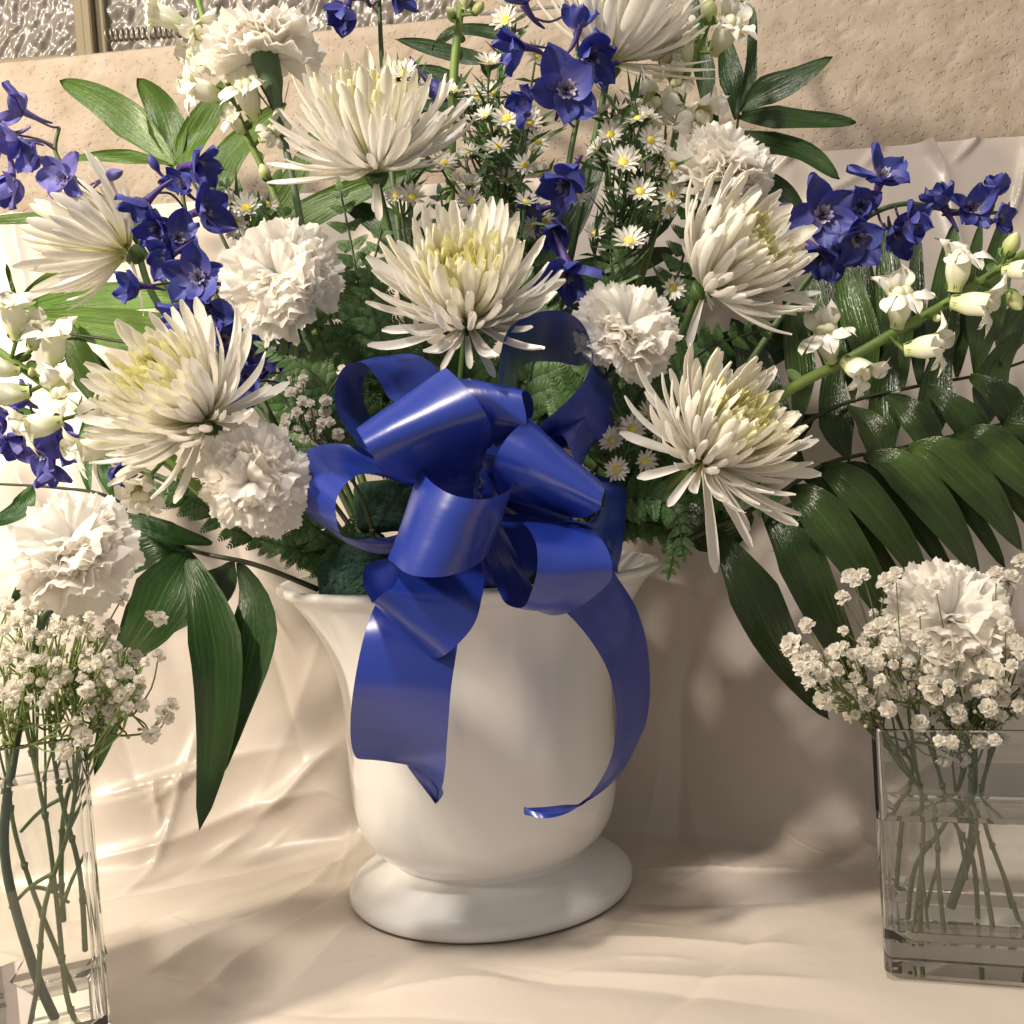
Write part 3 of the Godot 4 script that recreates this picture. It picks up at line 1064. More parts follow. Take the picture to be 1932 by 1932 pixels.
func build_bow() -> void:
	var knot := Q(960, 820, 0.12)
	var t := thing("ribbon_bow", "large royal blue satin bow with two tails on the front of the white urn", "ribbon bow", knot)
	strip("loop", t, [[800, 880, .135, 960, 800, .13], [530, 850, .165, 1020, 650, .155], [440, 740, .178, 990, 545, .17], [388, 655, .174, 905, 430, .168], [370, 620, .158, 800, 328, .152], [420, 655, .138, 830, 400, .132], [650, 800, .125, 930, 640, .122], [850, 860, .122, 960, 780, .122]])
	strip("loop", t, [[850, 780, .12, 900, 720, .115], [500, 770, .122, 570, 720, .10], [335, 640, .125, 440, 570, .09], [264, 470, .125, 400, 470, .083], [300, 335, .122, 425, 350, .083], [395, 300, .12, 560, 266, .083], [480, 390, .117, 680, 275, .09], [548, 492, .114, 770, 350, .10], [800, 650, .115, 900, 560, .11]])
	strip("loop", t, [[950, 720, .137, 1040, 700, .13], [930, 600, .152, 1150, 650, .152], [890, 480, .155, 1190, 580, .158], [862, 392, .148, 1168, 455, .155], [878, 385, .134, 1200, 446, .146], [900, 450, .122, 1224, 505, .138], [940, 600, .115, 1200, 585, .128], [960, 720, .12, 1020, 700, .12]])
	strip("loop", t, [[1080, 720, .125, 1100, 690, .10], [1068, 520, .13, 1150, 600, .09], [1058, 330, .13, 1132, 450, .08], [1100, 150, .13, 1150, 340, .075], [1200, 75, .13, 1220, 300, .07], [1330, 48, .13, 1330, 300, .068], [1440, 90, .13, 1440, 320, .072], [1500, 200, .13, 1530, 300, .076], [1495, 330, .13, 1600, 420, .082], [1430, 440, .13, 1620, 560, .09], [1290, 570, .13, 1580, 680, .095], [1120, 690, .125, 1300, 730, .105]])
	strip("loop", t, [[1000, 840, .13, 1060, 900, .13], [1060, 950, .14, 1400, 1045, .145], [1030, 810, .157, 1530, 1018, .167], [1085, 680, .163, 1556, 960, .172], [1190, 578, .153, 1566, 900, .163], [1200, 600, .136, 1540, 890, .143], [1100, 720, .125, 1350, 880, .13], [1000, 800, .125, 1060, 860, .125]])
	strip("loop", t, [[950, 770, .128, 930, 1000, .12], [780, 760, .135, 700, 1050, .13], [686, 790, .15, 535, 1225, .148], [715, 865, .17, 555, 1275, .166], [830, 940, .184, 640, 1330, .18], [980, 962, .186, 800, 1335, .182], [1090, 925, .174, 950, 1280, .17], [1133, 860, .154, 1020, 1190, .15], [1085, 775, .134, 1000, 1060, .128], [980, 738, .124, 960, 960, .12]])
	strip("loop", t, [[700, 840, .12, 760, 880, .115], [560, 770, .12, 650, 905, .118], [400, 715, .12, 560, 870, .125], [230, 695, .12, 410, 838, .14], [110, 745, .125, 325, 880, .153], [82, 870, .13, 272, 970, .158], [110, 1010, .13, 278, 1080, .155], [230, 1110, .127, 305, 1140, .147], [360, 1190, .124, 400, 1155, .14], [520, 1225, .12, 560, 1140, .13], [750, 1150, .12, 760, 1050, .12]])
	strip("loop", t, [[1000, 1000, .125, 1060, 950, .125], [1080, 1070, .142, 1400, 1060, .138], [1170, 1080, .158, 1490, 1090, .152], [1232, 1165, .172, 1570, 1180, .166], [1243, 1290, .178, 1605, 1290, .172], [1218, 1400, .174, 1575, 1380, .166], [1175, 1485, .163, 1410, 1500, .156], [1095, 1470, .147, 1290, 1518, .143], [1052, 1395, .137, 1250, 1450, .128], [1000, 1250, .125, 1150, 1250, .115], [980, 1050, .122, 1020, 1000, .12]])
	strip("loop", t, [[1150, 760, .118, 1180, 740, .11], [1340, 650, .125, 1480, 555, .112], [1405, 740, .128, 1492, 580, .108], [1440, 860, .124, 1510, 700, .104], [1300, 900, .118, 1400, 800, .1]])
	strip("loop", t, [[1300, 900, .115, 1320, 800, .1], [1545, 890, .112, 1640, 880, .088], [1565, 1050, .118, 1672, 1000, .092], [1580, 1200, .122, 1655, 1200, .1], [1590, 1305, .12, 1632, 1320, .108]])
	strip("loop", t, [[830, 560, .108, 1250, 600, .105], [790, 800, .106, 1400, 800, .103], [880, 1050, .11, 1420, 1050, .105], [940, 1300, .117, 1250, 1290, .117], [980, 1380, .118, 1150, 1380, .118]])
	strip("fold", t, [[1385, 1070, .158, 1400, 1062, .14], [1490, 1095, .158, 1480, 1075, .14], [1545, 1170, .153, 1565, 1000, .135], [1600, 1240, .14, 1600, 1060, .12]])
	strip("loop", t, [[700, 1150, .128, 950, 1200, .122], [600, 1290, .15, 985, 1320, .142], [548, 1385, .172, 975, 1440, .158], [490, 1422, .178, 930, 1580, .168], [449, 1462, .175, 800, 1712, .17], [432, 1440, .158, 715, 1718, .152], [400, 1370, .142, 650, 1600, .137], [420, 1280, .132, 640, 1400, .127], [540, 1235, .126, 700, 1300, .122], [700, 1150, .122, 780, 1150, .12]])
	strip("tail", t, [[720, 1120, .13, 880, 1120, .13], [702, 1155, .142, 872, 1160, .142], [683, 1215, .152, 862, 1225, .152], [667, 1300, .154, 851, 1300, .156], [661, 1370, .142, 845, 1375, .15], [666, 1418, .126, 842, 1415, .142], [680, 1433, .121, 841, 1440, .139], [718, 1428, .122, 839, 1456, .137], [754, 1424, .125, 837, 1474, .134], [771, 1450, .126, 834, 1486, .13], [795, 1482, .126, 836, 1498, .128], [822, 1516, .126, 826, 1515, .126]], false, 5)
	strip("tail", t, [[1000, 1110, .13, 1140, 1050, .12], [1061, 1150, .148, 1166, 1088, .125], [1111, 1205, .15, 1201, 1146, .118], [1147, 1268, .146, 1221, 1213, .108], [1162, 1338, .14, 1227, 1291, .1], [1160, 1400, .134, 1221, 1354, .096], [1147, 1447, .128, 1205, 1397, .096], [1119, 1494, .122, 1174, 1455, .1], [1096, 1515, .116, 1139, 1490, .108], [1086, 1518, .113, 1101, 1516, .114], [1062, 1519, .118, 1066, 1535, .128], [1025, 1524, .122, 1027, 1541, .134], [988, 1529, .126, 990, 1531, .128]], false, 6)

# ---------------------------------------------------------------- setting
const ZC := -0.085
const LEAN := 0.17
var creases := []

func sheet_point(x: float, s: float) -> Vector3:
	var k := 0.009
	var up := k * log(1.0 + exp(clampf(-s / k, -60, 60)))
	var out := k * log(1.0 + exp(clampf(s / k, -60, 60)))
	var fwd := 0.075 * smoothstep(0.06, 0.26, x) * (1.0 - 0.75 * clampf(up / 0.46, 0, 1)) * (1.0 - smoothstep(0.0, 0.12, out))
	fwd += 0.03 * smoothstep(-0.1, -0.3, x) * (1.0 - clampf(up / 0.3, 0, 1)) * (1.0 - smoothstep(0.0, 0.12, out))
	return Vector3(x, up, ZC + out - up * LEAN + fwd)

func sheet_uv(px: float, py: float) -> Vector2:    # where on the sheet a pixel falls: (x, s)
	var d := V(px, py, 0.0) - EYE
	if d.y < 0.0:
		var q := EYE - d * (EYE.y / d.y)
		if q.z > ZC: return Vector2(q.x, q.z - ZC)
	# the leaning part: z = ZC - LEAN * y
	var k := (ZC - LEAN * EYE.y - EYE.z) / (d.z + LEAN * d.y)
	var q2 := EYE + d * k
	return Vector2(q2.x, -q2.y)

func crease(ax: float, ay: float, bx: float, by: float, h: float, w: float) -> void:
	creases.append([sheet_uv(ax, ay), sheet_uv(bx, by), h, w])

func build_sheet() -> void:
	# folds seen on the table
	crease(250, 1752, 700, 1618, 0.0022, 0.006)
	crease(240, 1772, 690, 1640, -0.0016, 0.006)
	crease(255, 1845, 520, 1720, 0.0035, 0.016)
	crease(330, 1900, 640, 1690, 0.004, 0.02)
	crease(300, 1830, 420, 1862, -0.004, 0.02)
	crease(480, 1790, 690, 1640, -0.003, 0.018)
	crease(560, 1850, 700, 1720, 0.003, 0.014)
	crease(620, 1900, 800, 1800, -0.0025, 0.018)
	crease(1180, 1640, 1660, 1645, 0.0018, 0.005)
	crease(1180, 1700, 1650, 1700, -0.002, 0.012)
	crease(1150, 1770, 1660, 1790, 0.002, 0.012)
	crease(1100, 1835, 1660, 1850, 0.0016, 0.01)
	crease(900, 1830, 1500, 1890, -0.002, 0.02)
	crease(700, 1870, 1000, 1850, 0.0025, 0.02)
	# folds on the hanging part, right
	crease(1455, 330, 1560, 210, 0.005, 0.005)
	crease(1530, 300, 1580, 200, 0.004, 0.004)
	crease(1680, 190, 1760, 340, 0.008, 0.008)
	crease(1705, 190, 1750, 300, -0.005, 0.006)
	crease(1780, 320, 1850, 245, 0.004, 0.0035)
	crease(1810, 270, 1930, 180, 0.004, 0.0035)
	crease(1760, 350, 1790, 600, 0.005, 0.012)
	crease(1600, 340, 1690, 240, 0.003, 0.004)
	crease(1880, 420, 1925, 260, 0.004, 0.004)
	crease(1500, 400, 1640, 330, 0.003, 0.005)
	crease(1560, 1500, 1650, 1640, 0.007, 0.018)
	crease(1590, 1420, 1650, 1560, -0.005, 0.014)
	crease(1380, 1250, 1480, 1420, 0.004, 0.02)
	crease(1300, 1200, 1260, 1600, -0.004, 0.03)
	# and left
	crease(230, 1480, 420, 1430, 0.002, 0.004)
	crease(300, 1500, 420, 1420, 0.0018, 0.004)
	crease(310, 1460, 320, 1540, 0.0018, 0.004)
	crease(200, 1500, 560, 1400, 0.005, 0.03)
	crease(220, 1600, 640, 1480, 0.006, 0.03)
	crease(500, 1530, 640, 1400, 0.004, 0.012)
	crease(360, 1640, 480, 1560, 0.003, 0.012)
	crease(120, 300, 330, 650, 0.003, 0.01)
	crease(20, 330, 70, 700, 0.004, 0.014)
	crease(200, 640, 330, 720, 0.003, 0.008)
	crease(40, 880, 110, 1000, 0.009, 0.02)
	crease(180, 850, 230, 1010, 0.009, 0.018)
	crease(520, 330, 560, 450, 0.003, 0.012)
	rng.seed = 3
	for i in 70:
		var a := Vector2(rr(-0.55, 0.6), rr(-0.5, 0.42))
		var dir := Vector2(rr(0.35, 1.0), rr(-0.6, 0.35)) if a.y > 0 else Vector2(rr(-0.5, 0.5), rr(0.4, 1.0))
		creases.append([a, a + dir.normalized() * rr(0.05, 0.2), rr(-0.0016, 0.0022), rr(0.003, 0.012)])
	for i in 150:     # thin sharp creases
		var a := Vector2(rr(-0.38, 0.42), rr(-0.46, 0.26))
		var dir := Vector2(rr(0.2, 1.0), rr(-0.7, 0.4)) if a.y > 0 else Vector2(rr(-0.7, 0.7), rr(0.3, 1.0))
		creases.append([a, a + dir.normalized() * rr(0.02, 0.09), rr(-0.0004, 0.0008), rr(0.0013, 0.003)])
	var f := FastNoiseLite.new()
	f.seed = 4
	f.frequency = 5.0
	f.fractal_octaves = 3
	var XS := PackedFloat32Array()
	var SS := PackedFloat32Array()
	for q in [[-0.62, -0.36, 30], [-0.36, 0.42, 440], [0.42, 0.66, 30]]:
		for k in q[2]: XS.append(lerpf(q[0], q[1], float(k) / q[2]))
	for q in [[-0.47, 0.28, 430], [0.28, 0.52, 30]]:
		for k in q[2]: SS.append(lerpf(q[0], q[1], float(k) / q[2]))
	XS[0] = -1.5
	XS.append(1.5)
	SS.append(0.9)
	var nx := XS.size()
	var ns := SS.size()
	var rows := []
	var disp := PackedFloat32Array()
	disp.resize(nx * ns)
	for j in ns:
		for i in nx:
			var x := XS[i]
			var s := SS[j]
			disp[j * nx + i] = 0.003 * f.get_noise_2d(x * 0.8, s * 0.8)
	for c in creases:
		var a: Vector2 = c[0]
		var b: Vector2 = c[1]
		var reach: float = c[3] * 3.0
		var i0 := XS.bsearch(minf(a.x, b.x) - reach)
		var i1 := mini(XS.bsearch(maxf(a.x, b.x) + reach), nx - 1)
		var j0 := SS.bsearch(minf(a.y, b.y) - reach)
		var j1 := mini(SS.bsearch(maxf(a.y, b.y) + reach), ns - 1)
		var ab := b - a
		var L := ab.length()
		for j in range(j0, j1 + 1):
			for i in range(i0, i1 + 1):
				var p := Vector2(XS[i], SS[j]) - a
				var u := p.dot(ab) / (L * L)
				if u < -0.2 or u > 1.2: continue
				var dist := absf(p.cross(ab) / L + 0.1 * c[3] * sin(u * 7.0))
				var env := smoothstep(-0.2, 0.25, u) * (1.0 - smoothstep(0.6, 1.2, u))
				var q: float = dist / c[3]
				disp[j * nx + i] += 1.7 * c[2] * env * (exp(-q * 1.4) * 1.1 - 0.25 * exp(-q * q * 0.25))
	# the sheet lies flat where things stand on it
	for j in ns:
		var r := PackedVector3Array()
		for i in nx:
			var x := XS[i]
			var s := SS[j]
			var p := sheet_point(x, s)
			var q := sheet_point(x, s + 0.002)
			var nn := Vector3.RIGHT.cross(sheet_point(x, s - 0.002) - q).normalized()
			if nn.dot(Vector3(0, 1, 1)) < 0.0: nn = -nn
			var keep := smoothstep(0.075, 0.11, Vector2(p.x, p.z).length())
			keep *= smoothstep(0.07, 0.11, Vector2(p.x - 0.243, p.z - 0.118).length())
			keep *= smoothstep(0.07, 0.11, Vector2(p.x + 0.225, p.z - 0.16).length())
			if p.y > 0.03: keep = 1.0
			var d := disp[j * nx + i]
			r.append(p + nn * (d * keep + (0.0 if p.y > 0.02 else minf(0.0, -0.0006 * (1.0 - keep)))))
		rows.append(r)
	var b := MB.new()
	b.grid(rows)
	var o := part("tablecloth", b.done(), M.cloth, self)
	tag(o, "pale cream satin plastic sheet draped down the wall and over the table", "tablecloth")

func wall_z(x: float) -> float:
	return -0.178 + 0.07 * x

func build_wall() -> void:
	# stucco below and to the right of the window
	var f := FastNoiseLite.new()
	f.seed = 12
	f.frequency = 60.0
	f.fractal_octaves = 4
	var g := FastNoiseLite.new()
	g.seed = 44
	g.frequency = 9.0
	var sill := V(300, 84, wall_z(-0.2)).y
	var x_end := V(900, 40, -0.17).x
	var b := MB.new()
	var surf := func(x: float, y: float) -> Vector3:
		var e := f.get_noise_2d(x, y)
		var crumb := 0.0006 * smoothstep(0.22, 0.5, e) - 0.0012 * smoothstep(0.3, 0.55, -e)
		return Vector3(x, y, wall_z(x) + crumb + 0.0012 * g.get_noise_2d(x, y))
	var rows := []
	for j in 111:
		var r := PackedVector3Array()
		var y := lerpf(0.36, sill, j / 110.0)
		for i in 521:
			var x := -1.5 if i == 0 else 1.5 if i == 520 else lerpf(-0.65, 0.75, i / 520.0)
			var p: Vector3 = surf.call(x, y)
			if j > 106: p.z -= pow((j - 106) / 4.0, 2.0) * 0.003
			r.append(p)
		rows.append(r)
	for k in 3:     # the ledge under the window, running back
		var r := PackedVector3Array()
		for i in 521:
			var x := -1.5 if i == 0 else 1.5 if i == 520 else lerpf(-0.65, 0.75, i / 520.0)
			r.append(Vector3(x, sill + 0.0005 + 0.0012 * f.get_noise_2d(x * 0.4, k * 3.0), wall_z(x) - 0.004 - 0.02 * (k + 1)))
		rows.append(r)
	b.grid(rows)
	rows = []
	for j in 61:
		var r := PackedVector3Array()
		var y := lerpf(sill + 0.0005, sill + 0.2, j / 60.0)
		for k in 3: r.append(Vector3(x_end, y, wall_z(x_end) - 0.06 + 0.019 * k))
		for i in 221:
			var x := 1.5 if i == 220 else lerpf(x_end + 0.002, 0.75, i / 220.0)
			var p: Vector3 = surf.call(x, y)
			if i == 0: p.z -= 0.002
			r.append(p)
		rows.append(r)
	b.grid(rows)
	# the masonry behind the plaster
	b.box(Vector3(-1.5, -0.1, -0.42), Vector3(1.5, sill - 0.004, -0.32), 0.002)
	var w := part("wall", b.done(), M.stucco, self)
	tag(w, "rough beige stucco wall behind the flowers, below the old window", "wall", "", "structure")

	# window
	var wz := wall_z(-0.2) - 0.045
	var t := thing("window", "old window of hammered glass in a weathered wooden frame above the stucco wall", "window", Vector3(0, sill, 0))
	f.frequency = 26.0
	var x0 := V(148, 40, wz).x
	var x1 := V(205, 40, wz).x
	for side in 2:
		var lo := -1.2 if side == 0 else x1 + 0.001
		var hi := x0 - 0.001 if side == 0 else x_end - 0.001
		rows = []
		var nx := 560 if side == 0 else 160
		for j in 70:
			var r := PackedVector3Array()
			for i in nx:
				var x := lerpf(lo, hi, float(i) / (nx - 1))
				var y := lerpf(0.0, 0.2, j / 69.0)
				var e := f.get_noise_2d(x * 1.6, y * 1.6)
				var e2 := f.get_noise_2d(x * 4.0 + 40.0, y * 4.0)
				r.append(Vector3(x, y + 0.003, wz + 0.0045 * absf(e) * 2.0 + 0.0022 * absf(e2)))
			rows.append(r)
		b = MB.new()
		b.grid(rows)
		part("pane", b.done(), M.pane, t)
	# three laths make the mullion
	var xs := [x0, lerpf(x0, x1, 0.36), lerpf(x0, x1, 0.68), x1]
	for k in 3:
		b = MB.new()
		b.box(Vector3(xs[k] + 0.0004, 0.006, wz - 0.01), Vector3(xs[k + 1] - 0.0004, 0.2, wz + [0.012, 0.018, 0.009][k]), 0.0012)
		part("mullion", b.done(), M.wood, t)
	b = MB.new()
	b.box(Vector3(-1.2, 0.001, wz - 0.01), Vector3(x0 - 0.002, 0.008, wz + 0.02), 0.0015)
	part("bottom_rail", b.done(), M.wood, t)
	b = MB.new()
	b.box(Vector3(x1 + 0.002, 0.001, wz - 0.01), Vector3(x_end - 0.001, 0.006, wz + 0.012), 0.0015)
	part("bottom_rail", b.done(), M.wood, t)

	# the little coil spring lying on the ledge
	var a := V(201, 76, wall_z(-0.25) - 0.012)
	var c := V(425, 62, wall_z(-0.15) - 0.012)
	var ax := (c - a).normalized()
	var sp := thing("coil_spring", "small grey coil spring lying on the ledge under the window", "spring", a + Vector3(0, -0.001, 0))
	var pts := PackedVector3Array()
	var turns := 22
	for k in turns * 14:
		var th := TAU * k / 14.0
		pts.append(ax * ((c - a).length() * k / (turns * 14.0)) + (Vector3.UP * cos(th) + ax.cross(Vector3.UP) * sin(th)) * 0.0042 + Vector3.UP * 0.0045)
	b = MB.new()
	b.tube(pts, 0.0011, 0.0011, 6)
	part("coil", b.done(), M.steel, sp)

func build_urn() -> void:
	var t := thing("urn", "white glazed flower urn with flared rim and round pedestal foot", "urn")
	var prof := [[0.012, 0.004], [0.078, 0.004], [0.0835, 0.0005], [0.0864, 0.002], [0.0870, 0.005], [0.0858, 0.0082], [0.082, 0.0115], [0.0755, 0.0152], [0.068, 0.0185], [0.0615, 0.0212], [0.0588, 0.0230], [0.0602, 0.0248], [0.0655, 0.0288], [0.0718, 0.0348], [0.0768, 0.0435], [0.0798, 0.0555], [0.0810, 0.072], [0.0812, 0.092], [0.0816, 0.112], [0.0828, 0.13], [0.0858, 0.146], [0.0912, 0.16], [0.0985, 0.173], [0.1065, 0.1842], [0.1125, 0.189], [0.1148, 0.1905], [0.1158, 0.1928], [0.1147, 0.1948], [0.112, 0.195], [0.109, 0.1925], [0.1, 0.184], [0.091, 0.17], [0.083, 0.15], [0.0785, 0.125], [0.077, 0.09], [0.072, 0.05], [0.06, 0.035], [0.001, 0.032]]
	var p: Array = []
	for q in prof: p.append(Vector3(q[0], q[1], 0))
	var s := spline(p, 4)
	var arr := []
	for q in s: arr.append(Vector2(q.x, q.y))
	var b := MB.new()
	b.lathe(arr, 128)
	part("body", b.done(), M.urn, t)

func build_foam() -> void:
	var t := thing("floral_foam", "dark green wet floral foam blocks standing in the white urn", "floral foam", Vector3(0, 0.1, 0))
	var f := FastNoiseLite.new()
	f.seed = 9
	f.frequency = 60.0
	for q in [[Vector3(-0.062, -0.04, -0.05), Vector3(0.062, 0.112, 0.045), 0.0], [V(598, 1150, .07), V(715, 1008, .07), 0.045], [V(668, 1010, .05), V(790, 902, .05), 0.05]]:
		var lo: Vector3 = q[0]
		var hi: Vector3 = q[1]
		if q[2] > 0.0:
			lo -= Vector3(0, 0.1, 0)
			hi -= Vector3(0, 0.1, 0)
			lo.z = hi.z - q[2]
		var b := MB.new()
		var c := (lo + hi) / 2.0
		var h := (hi - lo) / 2.0
		var rows := []
		for i in 25:
			var th := PI * i / 24.0
			var r := PackedVector3Array()
			for k in 41:
				var ph := TAU * k / 40.0
				var d := Vector3(sin(th) * cos(ph), cos(th), sin(th) * sin(ph))
				var m := pow(pow(absf(d.x), 7.0) + pow(absf(d.y), 7.0) + pow(absf(d.z), 7.0), -1.0 / 7.0)
				var pt := d * m
				var n_ := f.get_noise_3d(pt.x * 0.03, pt.y * 0.03, pt.z * 0.03)
				r.append(c + pt * h * (1.0 + 0.05 * n_))
			rows.append(r)
		b.grid(rows)
		part("foam_block", b.done(), M.foam, t)

# square glass vase: outer half width h, height H, wall w, base thickness d
func vase_mesh(h: float, H: float, w: float, d: float) -> ArrayMesh:
	var b := MB.new()
	var loops := []
	for q in [[0.002, 0.0, 0.0], [h - 0.003, 0.0, 0.003], [h, 0.003, 0.004], [h, H - 0.001, 0.004], [h - 0.001, H, 0.004], [h - w + 0.001, H, 0.003], [h - w, H - 0.001, 0.003], [h - w, d + 0.006, 0.004], [h - w - 0.006, d, 0.008], [0.002, d, 0.0]]:
		var e: float = q[0]
		var ch: float = minf(q[2], e * 0.5)
		var o := PackedVector3Array()
		for s in [[-1, 1], [-1, -1], [1, -1], [1, 1]]:
			var cx: float = s[0] * (e - ch)
			var cz: float = s[1] * (e - ch)
			var base := atan2(s[1], s[0])
			for k in 5:
				var f := base + PI / 4.0 * (1.0 - k / 2.0) * -1.0
				o.append(Vector3(cx + ch * cos(f), q[1], cz + ch * sin(f)))
		loops.append(o)
	for i in loops.size() - 1:
		var p: PackedVector3Array = loops[i]
		var q: PackedVector3Array = loops[i + 1]
		b.grid([p, q], null, true)
	# close the two small holes
	for e in [0, loops.size() - 1]:
		var o: PackedVector3Array = loops[e]
		var c := Vector3(0, o[0].y, 0)
		for k in o.size():
			if e == 0: b.flat(c, o[(k + 1) % o.size()], o[k])
			else: b.flat(c, o[k], o[(k + 1) % o.size()])
	return b.done()

func water_mesh(h: float, y0: float, y1: float) -> ArrayMesh:
	var b := MB.new()
	b.box(Vector3(-h, y0, -h), Vector3(h, y1, h), 0.002)
	return b.done()

func build_vases() -> void:
	var spots := [[Vector3(0.190, 0.0, 0.155), 18.0, 1.0, 0.12, 0.078, "square clear glass vase with thick base, right of the white urn"], [Vector3(-0.166, 0.0, 0.186), -22.5, -1.0, 0.15, 0.132, "square clear glass vase cut by the left edge, left of the white urn"]]
	for s in spots:
		var h := 0.05
		var turn := Basis(Vector3.UP, deg_to_rad(-s[1]))
		# the front corner nearest the urn is at s[0]
		var c: Vector3 = s[0] - turn * Vector3(-h * s[2], 0, h)
		var t := thing("glass_vase", s[5], "vase", c + Vector3(0, 0.0008, 0), "glass vases beside the urn")
		part("walls", vase_mesh(h, s[3], 0.0024, 0.017), M.glass, t, Transform3D(turn, Vector3.ZERO))
		var w := thing("water", "clear water filling half of the %s glass vase" % ("right" if s[2] > 0 else "left"), "water", c + Vector3(0, 0.0008, 0))
		part("water_body", water_mesh(h - 0.0022, 0.0168, s[4]), M.water, w, Transform3D(turn, Vector3.ZERO))
	# a paper tag behind the left vase's stems
	var at := V(8, 1870, 0.2)
	var t2 := thing("paper_tag", "white paper tag with handwritten marks inside the left glass vase", "tag", at)
	var b := MB.new()
	var c4 := [V(-60, 1842, .2), V(47, 1808, .2), V(15, 1850, .2), V(62, 1880, .2), V(40, 1990, .2), V(-60, 1990, .2)]
	var cen := V(-10, 1910, .2)
	for off in [0.0, -0.0006]:
		for k in 6:
			b.flat(cen - at + Vector3(0, 0, off), c4[k] - at + Vector3(0, 0, off), c4[(k + 1) % 6] - at + Vector3(0, 0, off))
	part("card", b.done(), M.paper, t2)
	for q in [["2", 2.0, 1878.0], ["m", 5.0, 1895.0]]:
		var tm := TextMesh.new()
		var fnt := SystemFont.new()
		fnt.font_names = PackedStringArray(["Droid Serif"])
		tm.font = fnt
		tm.text = q[0]
		tm.font_size = 16
		tm.pixel_size = 0.0002
		tm.depth = 0.0002
		part("handwriting", tm, M.ink, t2, Transform3D(Basis(Vector3.BACK, 0.2), V(q[1], q[2], .2008) - at))

# ---------------------------------------------------------------- the scene
func _ready() -> void:
	eye_basis = Basis.from_euler(Vector3(-0.0433, 0.0, -0.07), EULER_ORDER_YXZ)
	var cam := Camera3D.new()
	cam.name = "camera"
	cam.transform = Transform3D(eye_basis, EYE)
	cam.fov = rad_to_deg(2.0 * atan(966.0 / FOCAL))
	cam.near = 0.02
	cam.far = 20.0
	add_child(cam)
	cam.current = true
	var env := Environment.new()
	env.background_mode = Environment.BG_COLOR
	env.background_color = lin(0.29, 0.265, 0.245)
	env.tonemap_mode = Environment.TONE_MAPPER_LINEAR
	env.tonemap_exposure = 1.16
	env.sdfgi_enabled = true
	env.ssao_enabled = true
	env.ssil_enabled = true
	var we := WorldEnvironment.new()
	we.name = "environment"
	we.environment = env
	add_child(we)
	# two warm room lamps: one at upper left in front, one nearly overhead
	for q in [[Vector3(-0.78, 0.8, 0.6), 1.25, 0.05, Color(1.0, 0.94, 0.845)], [Vector3(-0.22, 1.35, 0.64), 0.95, 0.06, Color(1.0, 0.96, 0.915)]]:
		var l := OmniLight3D.new()
		l.name = "room_lamp"
		l.position = q[0]
		l.light_energy = q[1]
		l.light_size = q[2]
		l.light_color = q[3]
		l.omni_range = 6.0
		l.omni_attenuation = 2.0
		l.shadow_enabled = true
		add_child(l, true)

	make_materials()
	build_wall()
	build_sheet()
	build_urn()
	build_foam()
	build_vases()

	make_mum_meshes()
	rng.seed = 61
	for i in 15: carn_meshes.append(carnation_petal([rr(-0.1, 0.35), rr(0.25, 0.7), rr(0.7, 1.35)][i / 5]))
	make_blue_meshes()
	make_snap_meshes()
	make_aster_meshes()
	make_fern_meshes()
	make_puffs()

	build_palms()
	build_ferns()
	build_flowers()
	build_bow()
	build_vase_flowers()

